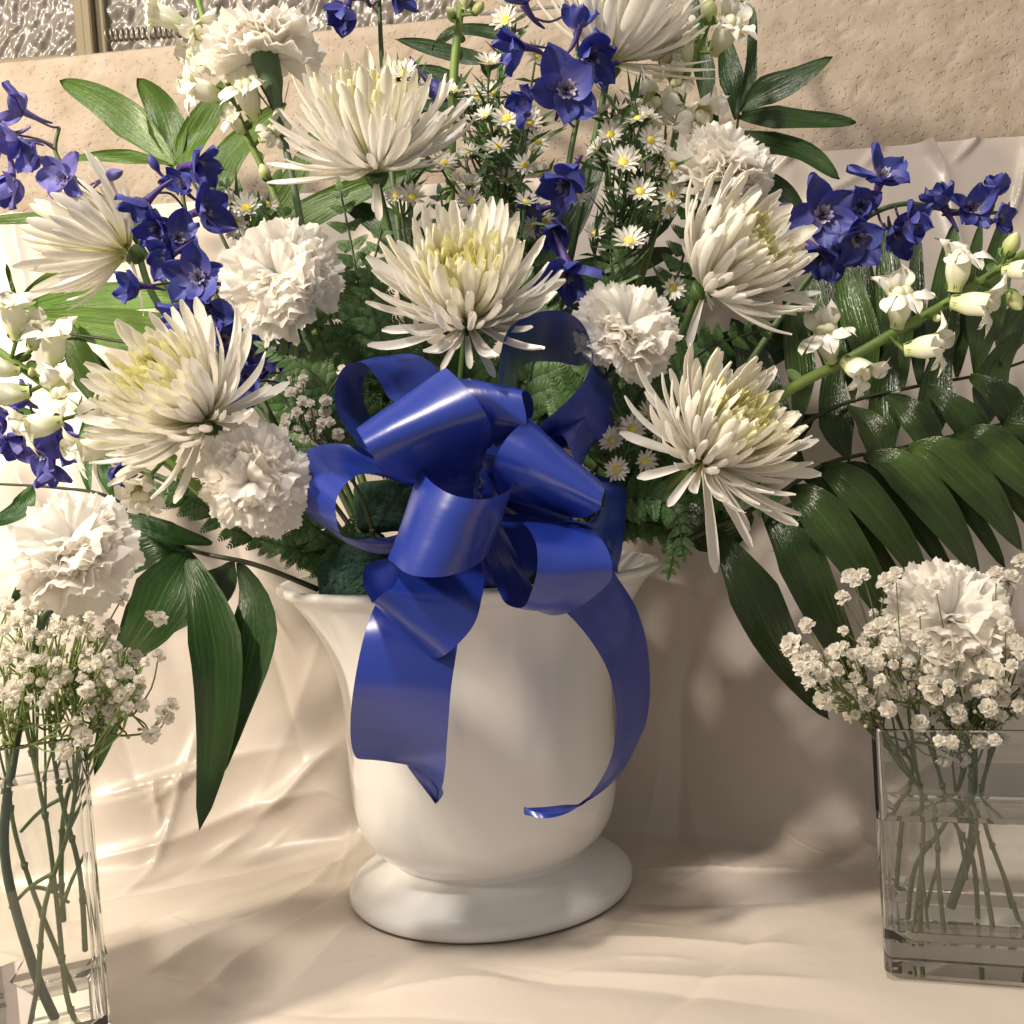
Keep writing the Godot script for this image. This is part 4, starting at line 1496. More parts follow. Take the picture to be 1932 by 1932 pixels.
func build_palms() -> void:
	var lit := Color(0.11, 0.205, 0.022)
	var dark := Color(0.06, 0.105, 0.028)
	var F0 := Vector3(0, 0.15, 1)
	frond("light green palm frond fanning out against the stucco at upper left", [[330, 305, -.08], [365, 345, -.07], [430, 470, -.05], [560, 760, -.02], [700, 1000, .0]], [
		[[[332, 315, -.08], [262, 245, -.085], [190, 190, -.085], [112, 153, -.08]], 33, F0, .12],
		[[[330, 312, -.08], [322, 262, -.085], [300, 200, -.09], [258, 148, -.085]], 33, Vector3(0.2, 0.1, 1), .12, 0.8],
		[[[328, 311, -.08], [260, 298, -.075], [180, 296, -.07], [112, 304, -.07]], 12, F0, .1],
		[[[346, 330, -.075], [362, 270, -.085], [395, 215, -.09], [455, 130, -.09]], 26, F0, .14, 0.85, 1.0],
		[[[392, 400, -.07], [410, 340, -.085], [450, 275, -.09], [540, 195, -.09]], 28, F0, .14, 0.85, 1.0],
		[[[455, 470, -.06], [500, 420, -.085], [560, 330, -.09], [610, 215, -.09]], 27, F0, .14, 0.75],
		[[[470, 520, -.05], [560, 420, -.08], [700, 350, -.09], [840, 300, -.09]], 30, F0, .14, 0.7],
	], lit, M.leaf)
	frond("pale green palm frond lying level at the left edge behind the snapdragon", [[20, 620, -.06], [200, 640, -.05], [400, 690, -.03], [560, 860, 0], [680, 1020, .02]], [
		[[[300, 430, -.08], [180, 418, -.08], [60, 412, -.08], [-50, 420, -.08]], 14, F0, .1],
		[[[400, 570, -.07], [281, 560, -.075], [150, 562, -.075], [38, 583, -.07]], 27, F0, .1, 1.5],
		[[[440, 690, -.06], [330, 640, -.068], [180, 615, -.068], [50, 596, -.065]], 40, F0, .1, 1.4],
		[[[290, 478, -.07], [190, 500, -.075], [105, 516, -.075], [35, 562, -.07]], 9, F0, .1, 1.3],
		[[[30, 570, -.06], [22, 535, -.06], [12, 498, -.06]], 5, F0, .1, 0.7],
		[[[215, 800, -.05], [180, 730, -.06], [140, 650, -.06], [125, 600, -.06]], 28, F0, .12, 0.7],
		[[[260, 780, -.05], [200, 700, -.065], [150, 655, -.07], [100, 640, -.07]], 9, F0, .12, 0.6],
	], lit, M.leaf)
	frond("palm frond with drooping dark leaflets at lower left beside the urn", [[-10, 913, -.03], [105, 920, -.02], [211, 940, 0], [343, 1030, .04], [480, 1065, .06], [600, 1112, .06]], [
		[[[350, 1040, .05], [388, 1130, .065], [410, 1250, .075], [405, 1400, .07], [377, 1566, .06]], 44, Vector3(0.25, 0.1, 1), .14, 1.0],
		[[[450, 1060, .055], [480, 1130, .06], [478, 1220, .065], [450, 1330, .065], [408, 1480, .065]], 43, Vector3(-0.2, 0.1, 1), .14, 0.9],
		[[[358, 1040, .05], [320, 1100, .06], [280, 1180, .06], [225, 1240, .05]], 52, Vector3(0.3, 0.3, 1), .12, 1.2],
		[[[340, 1035, .05], [280, 1130, .03], [230, 1290, .02], [178, 1464, .01]], 34, F0, .12, 0.8],
		[[[400, 1025, .05], [330, 1010, .06], [260, 985, .06], [220, 972, .06]], 21, Vector3(0, .5, 1), .12, 1.0],
		[[[350, 1040, .045], [290, 1030, .05], [200, 1080, .04], [100, 1200, .03]], 36, F0, .12, 0.8],
		[[[100, 918, -.02], [85, 860, -.03], [60, 800, -.035], [30, 770, -.035]], 27, F0, .12, 2.2],
		[[[170, 930, -.01], [160, 860, -.02], [170, 800, -.03], [190, 760, -.03]], 17, F0, .12, 2.2],
		[[[215, 942, 0], [200, 890, -.02], [185, 840, -.02]], 14, F0, .12, 2.0],
		[[[60, 916, -.025], [40, 960, -.02], [-20, 990, -.01]], 20, F0, .12, 1.6],
		[[[250, 960, .01], [190, 985, .02], [100, 1040, .03], [20, 1140, .03]], 26, F0, .12, 1.2],
		[[[440, 1060, .05], [420, 1100, .04], [330, 1160, .03], [250, 1225, .02]], 36, F0, .12, 0.7],
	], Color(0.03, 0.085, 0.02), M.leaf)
	frond("palm frond fanning out against the stucco at upper right", [[1394, 214, -.06], [1380, 300, -.05], [1330, 480, -.03], [1200, 800, .0], [1080, 1040, .0]], [
		[[[1398, 212, -.06], [1435, 180, -.055], [1500, 150, -.05], [1571, 107, -.045]], 27, Vector3(0, .3, 1), .14, 1.15],
		[[[1392, 222, -.06], [1450, 222, -.05], [1530, 228, -.045], [1615, 231, -.04]], 23, Vector3(0, .3, 1), .14, 1.0],
		[[[1396, 206, -.06], [1412, 150, -.06], [1418, 90, -.065], [1421, 14, -.07]], 14, Vector3(0.4, 0, 1), .14, 1.0],
		[[[1388, 225, -.06], [1384, 170, -.065], [1374, 120, -.07], [1362, 40, -.08]], 23, F0, .14, 1.0],
		[[[1385, 255, -.055], [1440, 268, -.05], [1520, 290, -.045], [1584, 338, -.04]], 24, Vector3(0, .3, 1), .14, 1.0],
		[[[1375, 300, -.05], [1440, 340, -.05], [1490, 375, -.045], [1530, 430, -.04]], 20, Vector3(0, .3, 1), .14, 0.9],
		[[[1340, 240, -.06], [1330, 150, -.075], [1315, 60, -.085], [1308, -20, -.09]], 20, F0, .14, 0.9],
		[[[1370, 350, -.05], [1345, 290, -.06], [1340, 230, -.07], [1345, 180, -.07]], 20, F0, .14, 0.8],
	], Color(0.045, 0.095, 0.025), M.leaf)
	frond("narrow palm leaves behind the daisies at top centre", [[870, 140, -.1], [880, 300, -.09], [900, 620, -.05], [920, 900, -.02]], [
		[[[960, 115, -.09], [900, 112, -.1], [810, 90, -.1], [745, 74, -.1]], 16, F0, .12, 0.9],
		[[[1000, 190, -.09], [920, 205, -.1], [840, 145, -.1], [775, 125, -.1]], 16, F0, .12, 0.9],
		[[[1010, 100, -.09], [940, 66, -.1], [860, 58, -.1], [815, 95, -.1]], 14, F0, .12, 0.9],
		[[[960, 215, -.09], [880, 205, -.1], [790, 200, -.1], [715, 215, -.1]], 14, F0, .12, 0.9],
		[[[900, 640, -.05], [1000, 560, -.07], [1120, 520, -.08], [1280, 470, -.09]], 42, F0, .12, 0.7],
		[[[900, 640, -.05], [1020, 470, -.08], [1080, 400, -.09], [1150, 250, -.1]], 40, F0, .12, 0.7],
		[[[890, 640, -.05], [830, 540, -.08], [750, 440, -.09], [640, 380, -.1]], 42, F0, .12, 0.7],
		[[[900, 700, -.04], [780, 680, -.06], [640, 650, -.07], [520, 640, -.07]], 46, F0, .12, 0.7],
		[[[920, 700, -.04], [1060, 640, -.06], [1220, 560, -.07], [1360, 540, -.07]], 46, F0, .12, 0.7],
		[[[920, 780, -.04], [1060, 800, -.05], [1200, 830, -.05], [1330, 900, -.04]], 46, F0, .12, 0.7],
		[[[880, 780, -.04], [760, 780, -.05], [620, 830, -.05], [480, 900, -.04]], 46, F0, .12, 0.7],
		[[[950, 820, -.02], [1200, 740, -.03], [1400, 670, -.03], [1560, 600, -.03]], 60, F0, .1, 0.8],
		[[[1080, 1000, .02], [1250, 960, .02], [1400, 880, .01], [1540, 780, .0]], 56, F0, .1, 0.7],
		[[[900, 560, -.06], [930, 420, -.1], [960, 300, -.11], [1010, 200, -.11]], 38, F0, .12, 0.7],
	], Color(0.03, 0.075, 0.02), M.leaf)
	# the big frond at right: an upper and a lower spray
	frond("glossy palm frond at right whose upright leaflets stand behind the blue delphinium", [[1960, 672, .0], [1860, 705, .01], [1700, 735, .02], [1560, 775, .03], [1400, 880, .04], [1200, 1000, .05]], [
		[[[1585, 770, .02], [1570, 680, .0], [1550, 600, -.015], [1528, 500, -.03]], 24, F0, .16, 1.2],
		[[[1640, 755, .02], [1628, 650, .0], [1605, 560, -.015], [1575, 420, -.03]], 31, F0, .16, 1.3],
		[[[1700, 738, .02], [1690, 640, .0], [1678, 540, -.015], [1668, 420, -.03]], 30, F0, .16, 1.2],
		[[[1770, 722, .02], [1772, 640, .0], [1785, 540, -.015], [1800, 420, -.03]], 30, F0, .16, 1.0],
		[[[1840, 706, .02], [1850, 620, .0], [1875, 520, -.015], [1905, 380, -.03]], 32, F0, .16, 1.0],
		[[[1890, 690, .02], [1900, 640, .0], [1930, 590, -.01], [1980, 540, -.02]], 28, F0, .16, 0.9],
		[[[1612, 762, .015], [1600, 670, -.005], [1580, 590, -.02], [1552, 480, -.035]], 18, F0, .16, 0.8],
		[[[1668, 746, .015], [1658, 650, -.005], [1640, 550, -.02], [1620, 430, -.035]], 18, F0, .16, 0.8],
		[[[1735, 730, .015], [1730, 640, -.005], [1728, 540, -.02], [1730, 430, -.035]], 18, F0, .16, 0.8],
		[[[1805, 714, .015], [1812, 630, -.005], [1830, 530, -.02], [1850, 420, -.035]], 18, F0, .16, 0.8],
		[[[1600, 765, .03], [1640, 800, .045], [1670, 870, .05], [1700, 950, .05]], 24, F0, .16, 0.8],
		[[[1670, 745, .03], [1720, 780, .045], [1760, 850, .05], [1790, 930, .05]], 26, F0, .16, 0.8],
		[[[1750, 728, .03], [1800, 770, .045], [1850, 840, .05], [1880, 900, .05]], 28, F0, .16, 0.8],
		[[[1830, 710, .03], [1880, 740, .045], [1920, 800, .05], [1960, 880, .05]], 28, F0, .16, 0.8],
		[[[1500, 810, .03], [1510, 720, .0], [1500, 620, -.02], [1480, 520, -.03]], 26, F0, .16, 0.8],
		[[[1450, 850, .03], [1440, 760, .0], [1420, 680, -.02], [1380, 600, -.03]], 36, F0, .16, 0.7],
	], dark * 1.1, M.glossy_leaf, 1.12)
	frond("glossy palm frond at right whose broad leaflets hang down over the small bouquet", [[1960, 782, .02], [1840, 812, .03], [1700, 845, .04], [1560, 875, .05], [1440, 950, .06], [1250, 1040, .06]], [
		[[[1545, 880, .05], [1600, 910, .065], [1680, 1000, .07], [1752, 1110, .06]], 33, Vector3(-.1, .35, 1), .2, 1.0],
		[[[1630, 860, .05], [1690, 880, .065], [1780, 980, .07], [1850, 1090, .06]], 35, Vector3(-.1, .4, 1), .2, 1.1],
		[[[1715, 842, .05], [1770, 855, .065], [1860, 940, .07], [1930, 1040, .06]], 35, Vector3(-.1, .4, 1), .2, 1.2],
		[[[1800, 822, .05], [1850, 830, .065], [1930, 900, .07], [2000, 980, .06]], 35, Vector3(-.1, .4, 1), .2, 1.1],
		[[[1890, 800, .05], [1930, 800, .06], [1990, 850, .06]], 30, Vector3(-.1, .4, 1), .2, 1.0],
		[[[1590, 875, .045], [1650, 905, .055], [1735, 1000, .058], [1805, 1105, .05]], 21, Vector3(-.1, .35, 1), .2, 0.8],
		[[[1672, 852, .045], [1735, 875, .055], [1825, 965, .058], [1895, 1070, .05]], 21, Vector3(-.1, .4, 1), .2, 0.85],
		[[[1758, 832, .045], [1815, 850, .055], [1900, 930, .058], [1970, 1020, .05]], 21, Vector3(-.1, .4, 1), .2, 0.85],
		[[[1515, 900, .05], [1570, 935, .058], [1650, 1040, .062], [1725, 1150, .05]], 21, Vector3(-.1, .35, 1), .2, 0.75],
		[[[1490, 920, .055], [1540, 960, .07], [1620, 1070, .075], [1690, 1190, .06]], 38, Vector3(-.1, .35, 1), .2, 0.9],
		[[[1440, 960, .055], [1500, 1040, .07], [1560, 1170, .075], [1640, 1330, .05]], 38, Vector3(-.1, .35, 1), .2, 0.8],
		[[[1350, 1000, .055], [1410, 1100, .075], [1470, 1220, .08], [1565, 1357, .06]], 40, Vector3(-.1, .3, 1), .2, 0.7],
		[[[1600, 870, .045], [1580, 820, .03], [1570, 740, .02], [1575, 660, .01]], 28, F0, .16, 0.8],
		[[[1680, 850, .045], [1670, 800, .03], [1670, 720, .02], [1690, 640, .01]], 28, F0, .16, 0.8],
		[[[1760, 832, .045], [1760, 780, .03], [1770, 700, .02], [1800, 620, .01]], 28, F0, .16, 0.8],
		[[[1850, 812, .045], [1860, 760, .03], [1880, 690, .02], [1930, 620, .01]], 28, F0, .16, 0.8],
		[[[1520, 900, .045], [1480, 850, .03], [1460, 780, .02], [1450, 700, .01]], 32, F0, .16, 0.7],
		[[[1420, 970, .05], [1360, 1000, .04], [1300, 960, .02], [1230, 880, .0]], 46, F0, .16, 0.7],
	], dark, M.glossy_leaf, 1.1)

func build_ferns() -> void:
	var L := [
		["dark fern frond below the upper left chrysanthemum, beside the round carnation", [[690, 800, .03], [690, 640, .05], [670, 500, .05], [640, 350, .04]], 62],
		["dark fern frond between the round left carnation and the centre chrysanthemum", [[760, 820, .04], [740, 700, .06], [700, 560, .07], [720, 430, .07]], 58],
		["fern frond reaching left above the round left carnation", [[700, 760, .0], [600, 560, .02], [520, 420, .02], [415, 345, .02]], 50],
		["fern frond hanging below the round left carnation", [[700, 860, .06], [640, 760, .08], [570, 690, .08], [490, 650, .07]], 55],
		["fern frond behind the bow's upper left loop", [[790, 900, .05], [700, 800, .06], [640, 720, .065], [590, 600, .06]], 60],
		["fern frond under the lower left carnation", [[700, 1080, .05], [600, 1000, .08], [520, 960, .09], [420, 960, .09]], 48],
		["fern frond at the urn's left rim beside the foam", [[690, 1100, .05], [610, 1050, .07], [530, 1030, .085], [440, 1000, .085]], 46],
		["fern frond standing behind the centre chrysanthemum", [[900, 800, .03], [880, 640, .03], [850, 480, .03], [830, 360, .02]], 60],
		["fern frond among the centre daisies", [[980, 800, .02], [1010, 650, .02], [1010, 520, .02], [985, 400, .01]], 56],
		["fern frond under the blue hooded delphinium", [[1050, 820, .03], [1120, 680, .04], [1150, 540, .04], [1150, 430, .03]], 56],
		["fern frond between the right carnation and the right chrysanthemums", [[1150, 860, .03], [1250, 740, .05], [1330, 660, .06], [1450, 620, .05]], 60],
		["fern frond behind the upper right chrysanthemum", [[1150, 860, .0], [1230, 640, .01], [1290, 480, .01], [1300, 330, .0]], 58],
		["fern frond right of the bow, under the small daisies", [[1120, 980, .06], [1200, 940, .09], [1270, 960, .1], [1290, 1050, .1]], 46],
		["fern frond dipping over the urn's right rim", [[1130, 1000, .06], [1200, 985, .08], [1270, 1010, .095], [1262, 1085, .1]], 40],
		["fern frond behind the lower right chrysanthemum", [[1160, 960, .03], [1280, 900, .06], [1400, 920, .07], [1510, 990, .06]], 58],
		["fern frond right of the bow's upright loop", [[1110, 900, .05], [1180, 800, .07], [1230, 720, .08], [1330, 690, .08]], 52],
		["fern frond behind the left delphinium spike", [[640, 880, .0], [540, 760, .0], [450, 650, .0], [380, 540, -.01]], 50],
		["fern frond behind the far left carnation", [[520, 1020, .04], [400, 960, .06], [330, 930, .07], [250, 950, .07]], 44],
	]
	var k := 200
	for q in L:
		fern(q[0], q[1], q[2], k)
		k += 1

func build_flowers() -> void:
	# chrysanthemums
	mum("large white chrysanthemum at upper left, seen from its side with two petals hanging down", 710, 326, .06, Vector3(.05, .86, .5), .058, 1, [[735, 440, .05], [790, 700, .05], [850, 1000, .03]], [[.02, -1, .35, 92], [-.1, -1, .3, 72], [.95, .42, .2, 205], [.85, .5, .1, 180], [-1, -.16, .2, 195], [-1, .05, .1, 195], [.9, -.05, .3, 120]], 215, 5.0)
	mum("white chrysanthemum with yellow heart at the centre, just above the bow", 880, 612, .105, Vector3(.0, .66, .75), .0565, 2, [[872, 700, .09], [860, 900, .06], [860, 1050, .03]], [[-.55, -1, .4, 100], [.02, -1, .45, 85], [.45, -1, .4, 118], [1, .25, .3, 200], [-1, .65, .3, 215], [-1, -.12, .4, 160], [1, -.15, .4, 115], [.8, -.3, .5, 90]], 215, 10.0)
	mum("white chrysanthemum at upper right facing right, under the carnation", 1328, 545, .08, Vector3(.58, .46, .67), .056, 3, [[1290, 620, .06], [1180, 850, .04], [1050, 1050, .02]], [[.75, -.7, .4, 145], [1, -.22, .35, 200], [.95, -.35, .3, 170], [.12, -1, .5, 45], [-.5, .8, .3, 90], [.2, -.8, .5, 40], [-.4, -.9, .3, 120]], 215, 24.0)
	mum("white chrysanthemum at lower right with loose petals hanging, above the palm leaves", 1322, 872, .125, Vector3(.45, .55, .71), .053, 4, [[1270, 935, .09], [1180, 1010, .06], [1080, 1090, .03]], [[.02, -1, .25, 205], [.45, -1, .3, 180], [.62, -1, .3, 150], [-1, .35, .3, 170], [-1, -.2, .3, 130], [-.75, -.8, .3, 105], [1, -.25, .4, 215], [.6, -.75, .5, 110], [-.35, 1, .2, 180], [-.08, 1, .2, 190], [-.6, .9, .2, 165]], 215, 12.0)
	mum("white chrysanthemum at left facing up to the left, above two carnations", 392, 795, .125, Vector3(-.4, .56, .72), .056, 5, [[440, 880, .09], [560, 1000, .06], [700, 1080, .04]], [[-.3, -1, .35, 165], [-.75, -.55, .4, 190], [-1, -.02, .3, 190], [1, .35, .2, 140], [1, .28, .1, 170], [.6, .85, .2, 200], [.25, 1, .2, 190], [.15, 1, .1, 175], [.8, -.2, .5, 80]], 215, 14.0)
	mum("white chrysanthemum at far left seen from behind, facing the left edge", 247, 478, .0, Vector3(-.8, .42, .05), .055, 6, [[290, 560, .0], [360, 660, .0], [440, 800, .02], [600, 1000, .03]], [[.3, -1, .3, 125], [.25, -.9, .4, 75], [-1, -.35, .3, 190], [-.9, -.2, .4, 200]], 110, 14.0)
	mum("white chrysanthemum at the top edge, right of the tall delphinium", 1150, 124, .0, Vector3(.28, .92, .35), .062, 7, [[1135, 200, -.01], [1090, 420, 0], [1010, 800, .01]], [[.8, -.5, .3, 110], [1, -.3, .3, 190], [1, -.38, .2, 200], [1, -.2, .2, 180], [.9, .4, .2, 210]], 215, 16.0)

	# carnations
	carnation("white carnation at upper left held high with its green calyx showing, near the window", 490, 62, .02, Vector3(-.12, .95, .18), 116, 11, [[512, 175, .015], [535, 260, .01], [560, 380, .01], [620, 700, .0]], "white carnations in the urn", 16.0, 50)
	carnation("round white carnation facing forward at left, beside the blue delphinium spike", 527, 517, .09, Vector3(-.05, .22, .97), 112, 12, [[580, 640, .05], [680, 850, .03]])
	carnation("white carnation right of the bow's upright loop", 1190, 612, .115, Vector3(.28, .6, .75), 108, 13, [[1160, 720, .07], [1080, 900, .04]], "white carnations in the urn", 10.0)
	carnation("white carnation at upper right under the palm leaves", 1372, 308, .03, Vector3(.36, .62, .6), 100, 14, [[1330, 400, .0], [1260, 640, .0], [1120, 950, .0]])
	carnation("white carnation at lower left, touching the bow's left loop", 474, 905, .145, Vector3(.1, .05, .98), 108, 15, [[560, 980, .08], [680, 1070, .05]])

	# delphiniums
	delphinium("pale blue delphinium arching over at the far left edge", [
		[47, 212, .0, -.7, .55, .3, 44, .55], [14, 255, .0, -.8, -.1, .4, 40, .6], [38, 268, .01, -.4, -.4, .6, 38, .6], [22, 330, .01, -.25, -.9, .3, 50, .35], [72, 300, .01, -.5, .1, .7, 42, .6], [122, 336, .02, -.1, -.15, .95, 48, .95], [198, 336, .01, .7, .1, .3, 36, -1]],
		[[112, 240, -.01], [106, 290, -.01], [150, 345, -.01], [215, 395, -.02], [330, 560, -.02], [480, 760, .0], [640, 1000, .02]], 21, "pale_blue")
	delphinium("dense blue delphinium spike at left, beside the round carnation", [
		[366, 312, .04, .75, -.35, .3, 52, .45], [278, 378, .05, -.45, -.7, .4, 52, .4], [345, 352, .03, .1, .3, .7, 40, .5], [378, 398, .04, .7, -.2, .5, 56, .6], [300, 432, .05, -.3, -.5, .7, 46, .7], [335, 450, .04, .4, .0, .8, 46, .7], [323, 482, .05, -.5, -.4, .6, 44, .6], [376, 526, .06, .0, .1, .95, 56, .85], [264, 540, .05, -.5, -.1, .7, 40, .5], [387, 586, .06, .2, -.3, .9, 52, .8], [348, 594, .05, -.4, -.3, .8, 44, .8], [420, 640, .05, .4, -.3, .8, 46, .8], [470, 665, .05, .5, -.2, .8, 40, .8], [400, 620, .06, -.2, -.5, .8, 44, .7], [462, 710, .05, .3, -.5, .8, 40, .7], [300, 325, .03, -.3, .7, .3, 30, -1]],
		[[340, 330, .02], [355, 420, .02], [395, 520, .02], [450, 660, .02], [540, 840, .03], [650, 1020, .04]], 22)
	delphinium("tall blue delphinium at top centre in front of the top chrysanthemum", [
		[990, 10, .04, -.3, .85, .3, 50, .35], [985, 88, .05, -.75, -.3, .5, 52, .65], [1092, 55, .05, .1, .8, .4, 44, .5], [1112, 105, .05, .35, -.5, .75, 58, .7], [1067, 172, .065, .05, -.1, .97, 68, .95], [998, 190, .05, -.6, -.4, .5, 40, .45], [1068, 345, .05, -.2, -.55, .75, 62, .5], [1050, 425, .04, -.1, -.85, .4, 46, .35], [1072, 505, .05, .05, -.75, .55, 68, .55], [1020, 395, .03, -.7, -.3, .5, 40, .6], [1120, 130, .03, .6, -.6, .3, 40, .5]],
		[[1075, -30, .02], [1085, 60, .02], [1095, 180, .02], [1072, 320, .02], [1050, 560, .02], [1000, 850, .02], [960, 1000, .02]], 23)
	delphinium("dark blue delphinium stretching to the right edge above the palm frond", [
		[1550, 410, .05, -.05, .1, .98, 66, .9], [1662, 338, .05, .05, .6, .75, 58, .9], [1625, 388, .045, -.4, -.1, .85, 46, .7], [1616, 448, .05, .0, -.5, .8, 52, .7], [1690, 440, .04, .2, -.3, .8, 46, .6], [1720, 418, .05, .15, -.1, .95, 44, .6], [1545, 480, .04, -.2, -.7, .6, 52, .6], [1575, 470, .03, .2, -.6, .6, 44, .6], [1782, 392, .04, -.5, .75, .2, 46, .3], [1830, 395, .045, .1, .1, .9, 50, .75], [1876, 372, .04, .0, .95, .2, 40, .25], [1880, 415, .05, .3, -.2, .9, 36, .7], [1500, 400, .04, -.8, .3, .4, 32, -1]],
		[[1900, 402, .03], [1800, 398, .03], [1700, 385, .03], [1610, 430, .03], [1500, 560, .03], [1330, 800, .03], [1130, 1000, .03]], 24)
	delphinium("blue delphinium florets hanging at the top edge above the upper left chrysanthemum", [
		[655, 12, .0, -.4, -.8, .4, 48, .4], [690, -15, .0, .1, .5, .7, 46, .6], [748, -8, -.01, .6, -.2, .5, 36, .5], [805, 150, .0, .55, -.8, .3, 52, -1], [705, 150, -.03, -.1, .9, .2, 28, -1]],
		[[716, -40, -.01], [717, 40, -.01], [722, 130, -.01], [740, 330, -.01], [800, 800, .0], [850, 1000, .0]], 25)
	delphinium("mauve blue delphinium at lower left behind the snapdragon", [
		[12, 782, .04, -.5, -.3, .7, 42, .6], [30, 820, .045, -.1, -.8, .5, 44, .45], [80, 850, .05, .0, -.4, .85, 50, .8], [98, 880, .05, .1, -.8, .5, 40, .6], [124, 838, .05, .5, -.2, .8, 42, .7], [50, 758, .04, -.1, .6, .7, 40, .6], [225, 884, .05, .3, -.6, .6, 34, .4], [8, 830, .04, -.6, -.4, .5, 36, .5]],
		[[0, 770, .02], [70, 810, .02], [150, 850, .02], [300, 900, .03], [480, 990, .04], [640, 1080, .05]], 26, "pale_blue")
	delphinium("small shaded blue delphinium behind the left chrysanthemum's tips", [
		[544, 672, .03, .1, -.2, .9, 34, .8], [558, 690, .03, .4, -.4, .8, 30, .7], [466, 735, .04, -.1, -.7, .5, 40, .4], [500, 700, .03, -.2, .2, .9, 34, .7], [530, 640, .03, .2, .6, .7, 26, .6]],
		[[540, 650, .01], [560, 720, .01], [620, 880, .02], [700, 1040, .03]], 27)

	# snapdragons
	snapdragon("white snapdragon spike at left pointing to the left edge", [
		[26, 605, .1, .05, .98, .2, 92, 0.2], [64, 632, .09, .3, .85, .3, 70, 0.5], [102, 660, .11, .15, .95, .25, 92, -0.3], [8, 695, .1, -.85, .15, .4, 70, 0.0], [18, 742, .1, -.95, -.05, .3, 92, 0.2], [128, 745, .13, -.1, .25, .95, 88, 0.0], [195, 755, .12, .55, .1, .8, 82, 0.2], [80, 800, .12, -.85, -.2, .45, 92, 0.0], [178, 846, .13, -.85, -.1, .45, 92, 0.2], [272, 918, .12, .0, -.5, .85, 84, 0.0], [60, 700, .1, .3, .5, .7, 40, 0.0, true]],
		[[-20, 650, .09], [50, 700, .09], [120, 750, .095], [200, 812, .095], [310, 868, .09], [430, 970, .08], [620, 1090, .06]], 31, 0.003)
	snapdragon("cream snapdragon spike at upper left behind the raised carnation", [
		[318, 34, .0, -.9, .35, .25, 84, 0.0], [360, 55, .0, .75, -.35, .4, 74, 0.0], [378, 96, -.01, -.75, -.3, .4, 66, 0.0], [405, 98, .0, .1, -.55, .75, 70, 0.0], [388, 172, .01, -.85, .2, .45, 82, 0.0], [470, 188, .015, -.1, .75, .6, 92, 0.1], [508, 252, .01, .75, .15, .55, 60, 0.0], [446, 235, .01, -.4, .6, .6, 50, 0.3], [428, 148, .01, .0, .5, .7, 34, 0.0, true], [497, 320, .01, -.2, .8, .4, 54, 0.0, true], [425, 190, .01, -.2, -.6, .7, 28, 0.0, true]],
		[[366, -30, -.01], [385, 40, -.01], [415, 130, -.005], [450, 220, .0], [492, 310, .0], [522, 380, .0], [600, 640, .01], [700, 960, .02]], 32)
	snapdragon("white snapdragon spike at top right behind the palm leaves", [
		[1366, 66, .0, .45, .55, .7, 96, 0.0], [1335, 12, .0, -.1, .9, .3, 80, 0.0, true], [1290, 92, -.01, -.25, .75, .55, 84, 0.0], [1268, 122, -.01, -.6, .3, .7, 70, 0.0], [1312, 215, .01, .35, -.35, .85, 88, 0.0], [1240, 190, .0, -.45, -.35, .8, 84, 0.0], [1272, 160, .0, .0, .1, .95, 60, 0.3], [1380, 20, -.01, .6, .7, .3, 60, 0.0], [1290, 215, .0, .3, -.8, .4, 56, 0.0]],
		[[1350, -40, -.02], [1328, 70, -.02], [1300, 130, -.015], [1275, 250, -.01], [1240, 420, -.01], [1120, 800, .0], [1020, 1010, .0]], 33)
	snapdragon("white snapdragon spike at right running diagonally over the palm frond", [
		[1562, 648, .09, -.25, .8, .45, 96, 0.0], [1696, 580, .09, .0, .85, .45, 100, 0.2], [1616, 692, .1, .5, -.5, .6, 78, 0.0], [1742, 654, .1, .9, .05, .35, 88, 0.0], [1806, 512, .09, .12, .95, .25, 96, 0.2], [1832, 572, .1, .85, -.2, .45, 92, 0.0], [1912, 455, .09, .35, .85, .3, 80, 0.0, true], [1922, 508, .1, .8, -.1, .5, 74, 0.0], [1918, 572, .1, .3, -.85, .4, 74, 0.0, true], [1770, 600, .1, .2, -.1, .9, 40, 0.0, true]],
		[[1960, 462, .08], [1880, 512, .08], [1790, 570, .085], [1700, 620, .085], [1600, 678, .085], [1480, 742, .08], [1300, 880, .07], [1120, 1050, .05]], 34, 0.0032)
	snapdragon("thick pale green snapdragon stem rising out of the top edge at centre", [[905, 12, -.02, .6, .3, .6, 52, 0.0, true], [848, 20, -.02, -.5, .5, .6, 40, 0.0, true], [878, -10, -.02, .1, .7, .7, 60, 0.0]],
		[[876, -40, -.03], [866, 40, -.03], [857, 130, -.03], [852, 260, -.03], [850, 500, -.03], [860, 900, .0]], 35, 0.0034)

	# asters
	var c := func(x: float, y: float) -> Array: return [641.5 + .3516 * x, .3516 * y]
	var A := [[800, 345, .02, .1, .75, .6, 26], [615, 490, .01, .1, .8, .5, 24], [895, 640, .03, -.05, .35, .9, 27], [1020, 665, .03, .2, .3, .9, 22], [850, 790, .03, -.1, .6, .75, 23], [990, 890, .035, .2, .4, .85, 22], [560, 875, .03, .2, .4, .85, 23], [690, 990, .03, .1, .8, .55, 25], [700, 1085, .035, -.1, .5, .8, 24], [1000, 1085, .04, .1, .6, .75, 22], [560, 750, .01, .1, .6, .7, 22], [890, 110, .0, -.4, .3, .8, 27], [905, 40, -.01, .1, .8, .5, 24], [1060, 300, .02, .2, .2, .9, 24], [1265, 1050, .035, .2, .2, .9, 24], [1060, 760, .01, .2, .0, .9, 22], [640, 960, .0, .2, .6, .7, 18], [1030, 1215, .03, .1, -.3, .8, 20], [830, 700, .01, -.5, .5, .5, 20]]
	var heads := []
	for q in A:
		var p: Array = c.call(q[0], q[1])
		heads.append([p[0], p[1], q[2], q[3], q[4], q[5], q[6]])
	rng.seed = 77
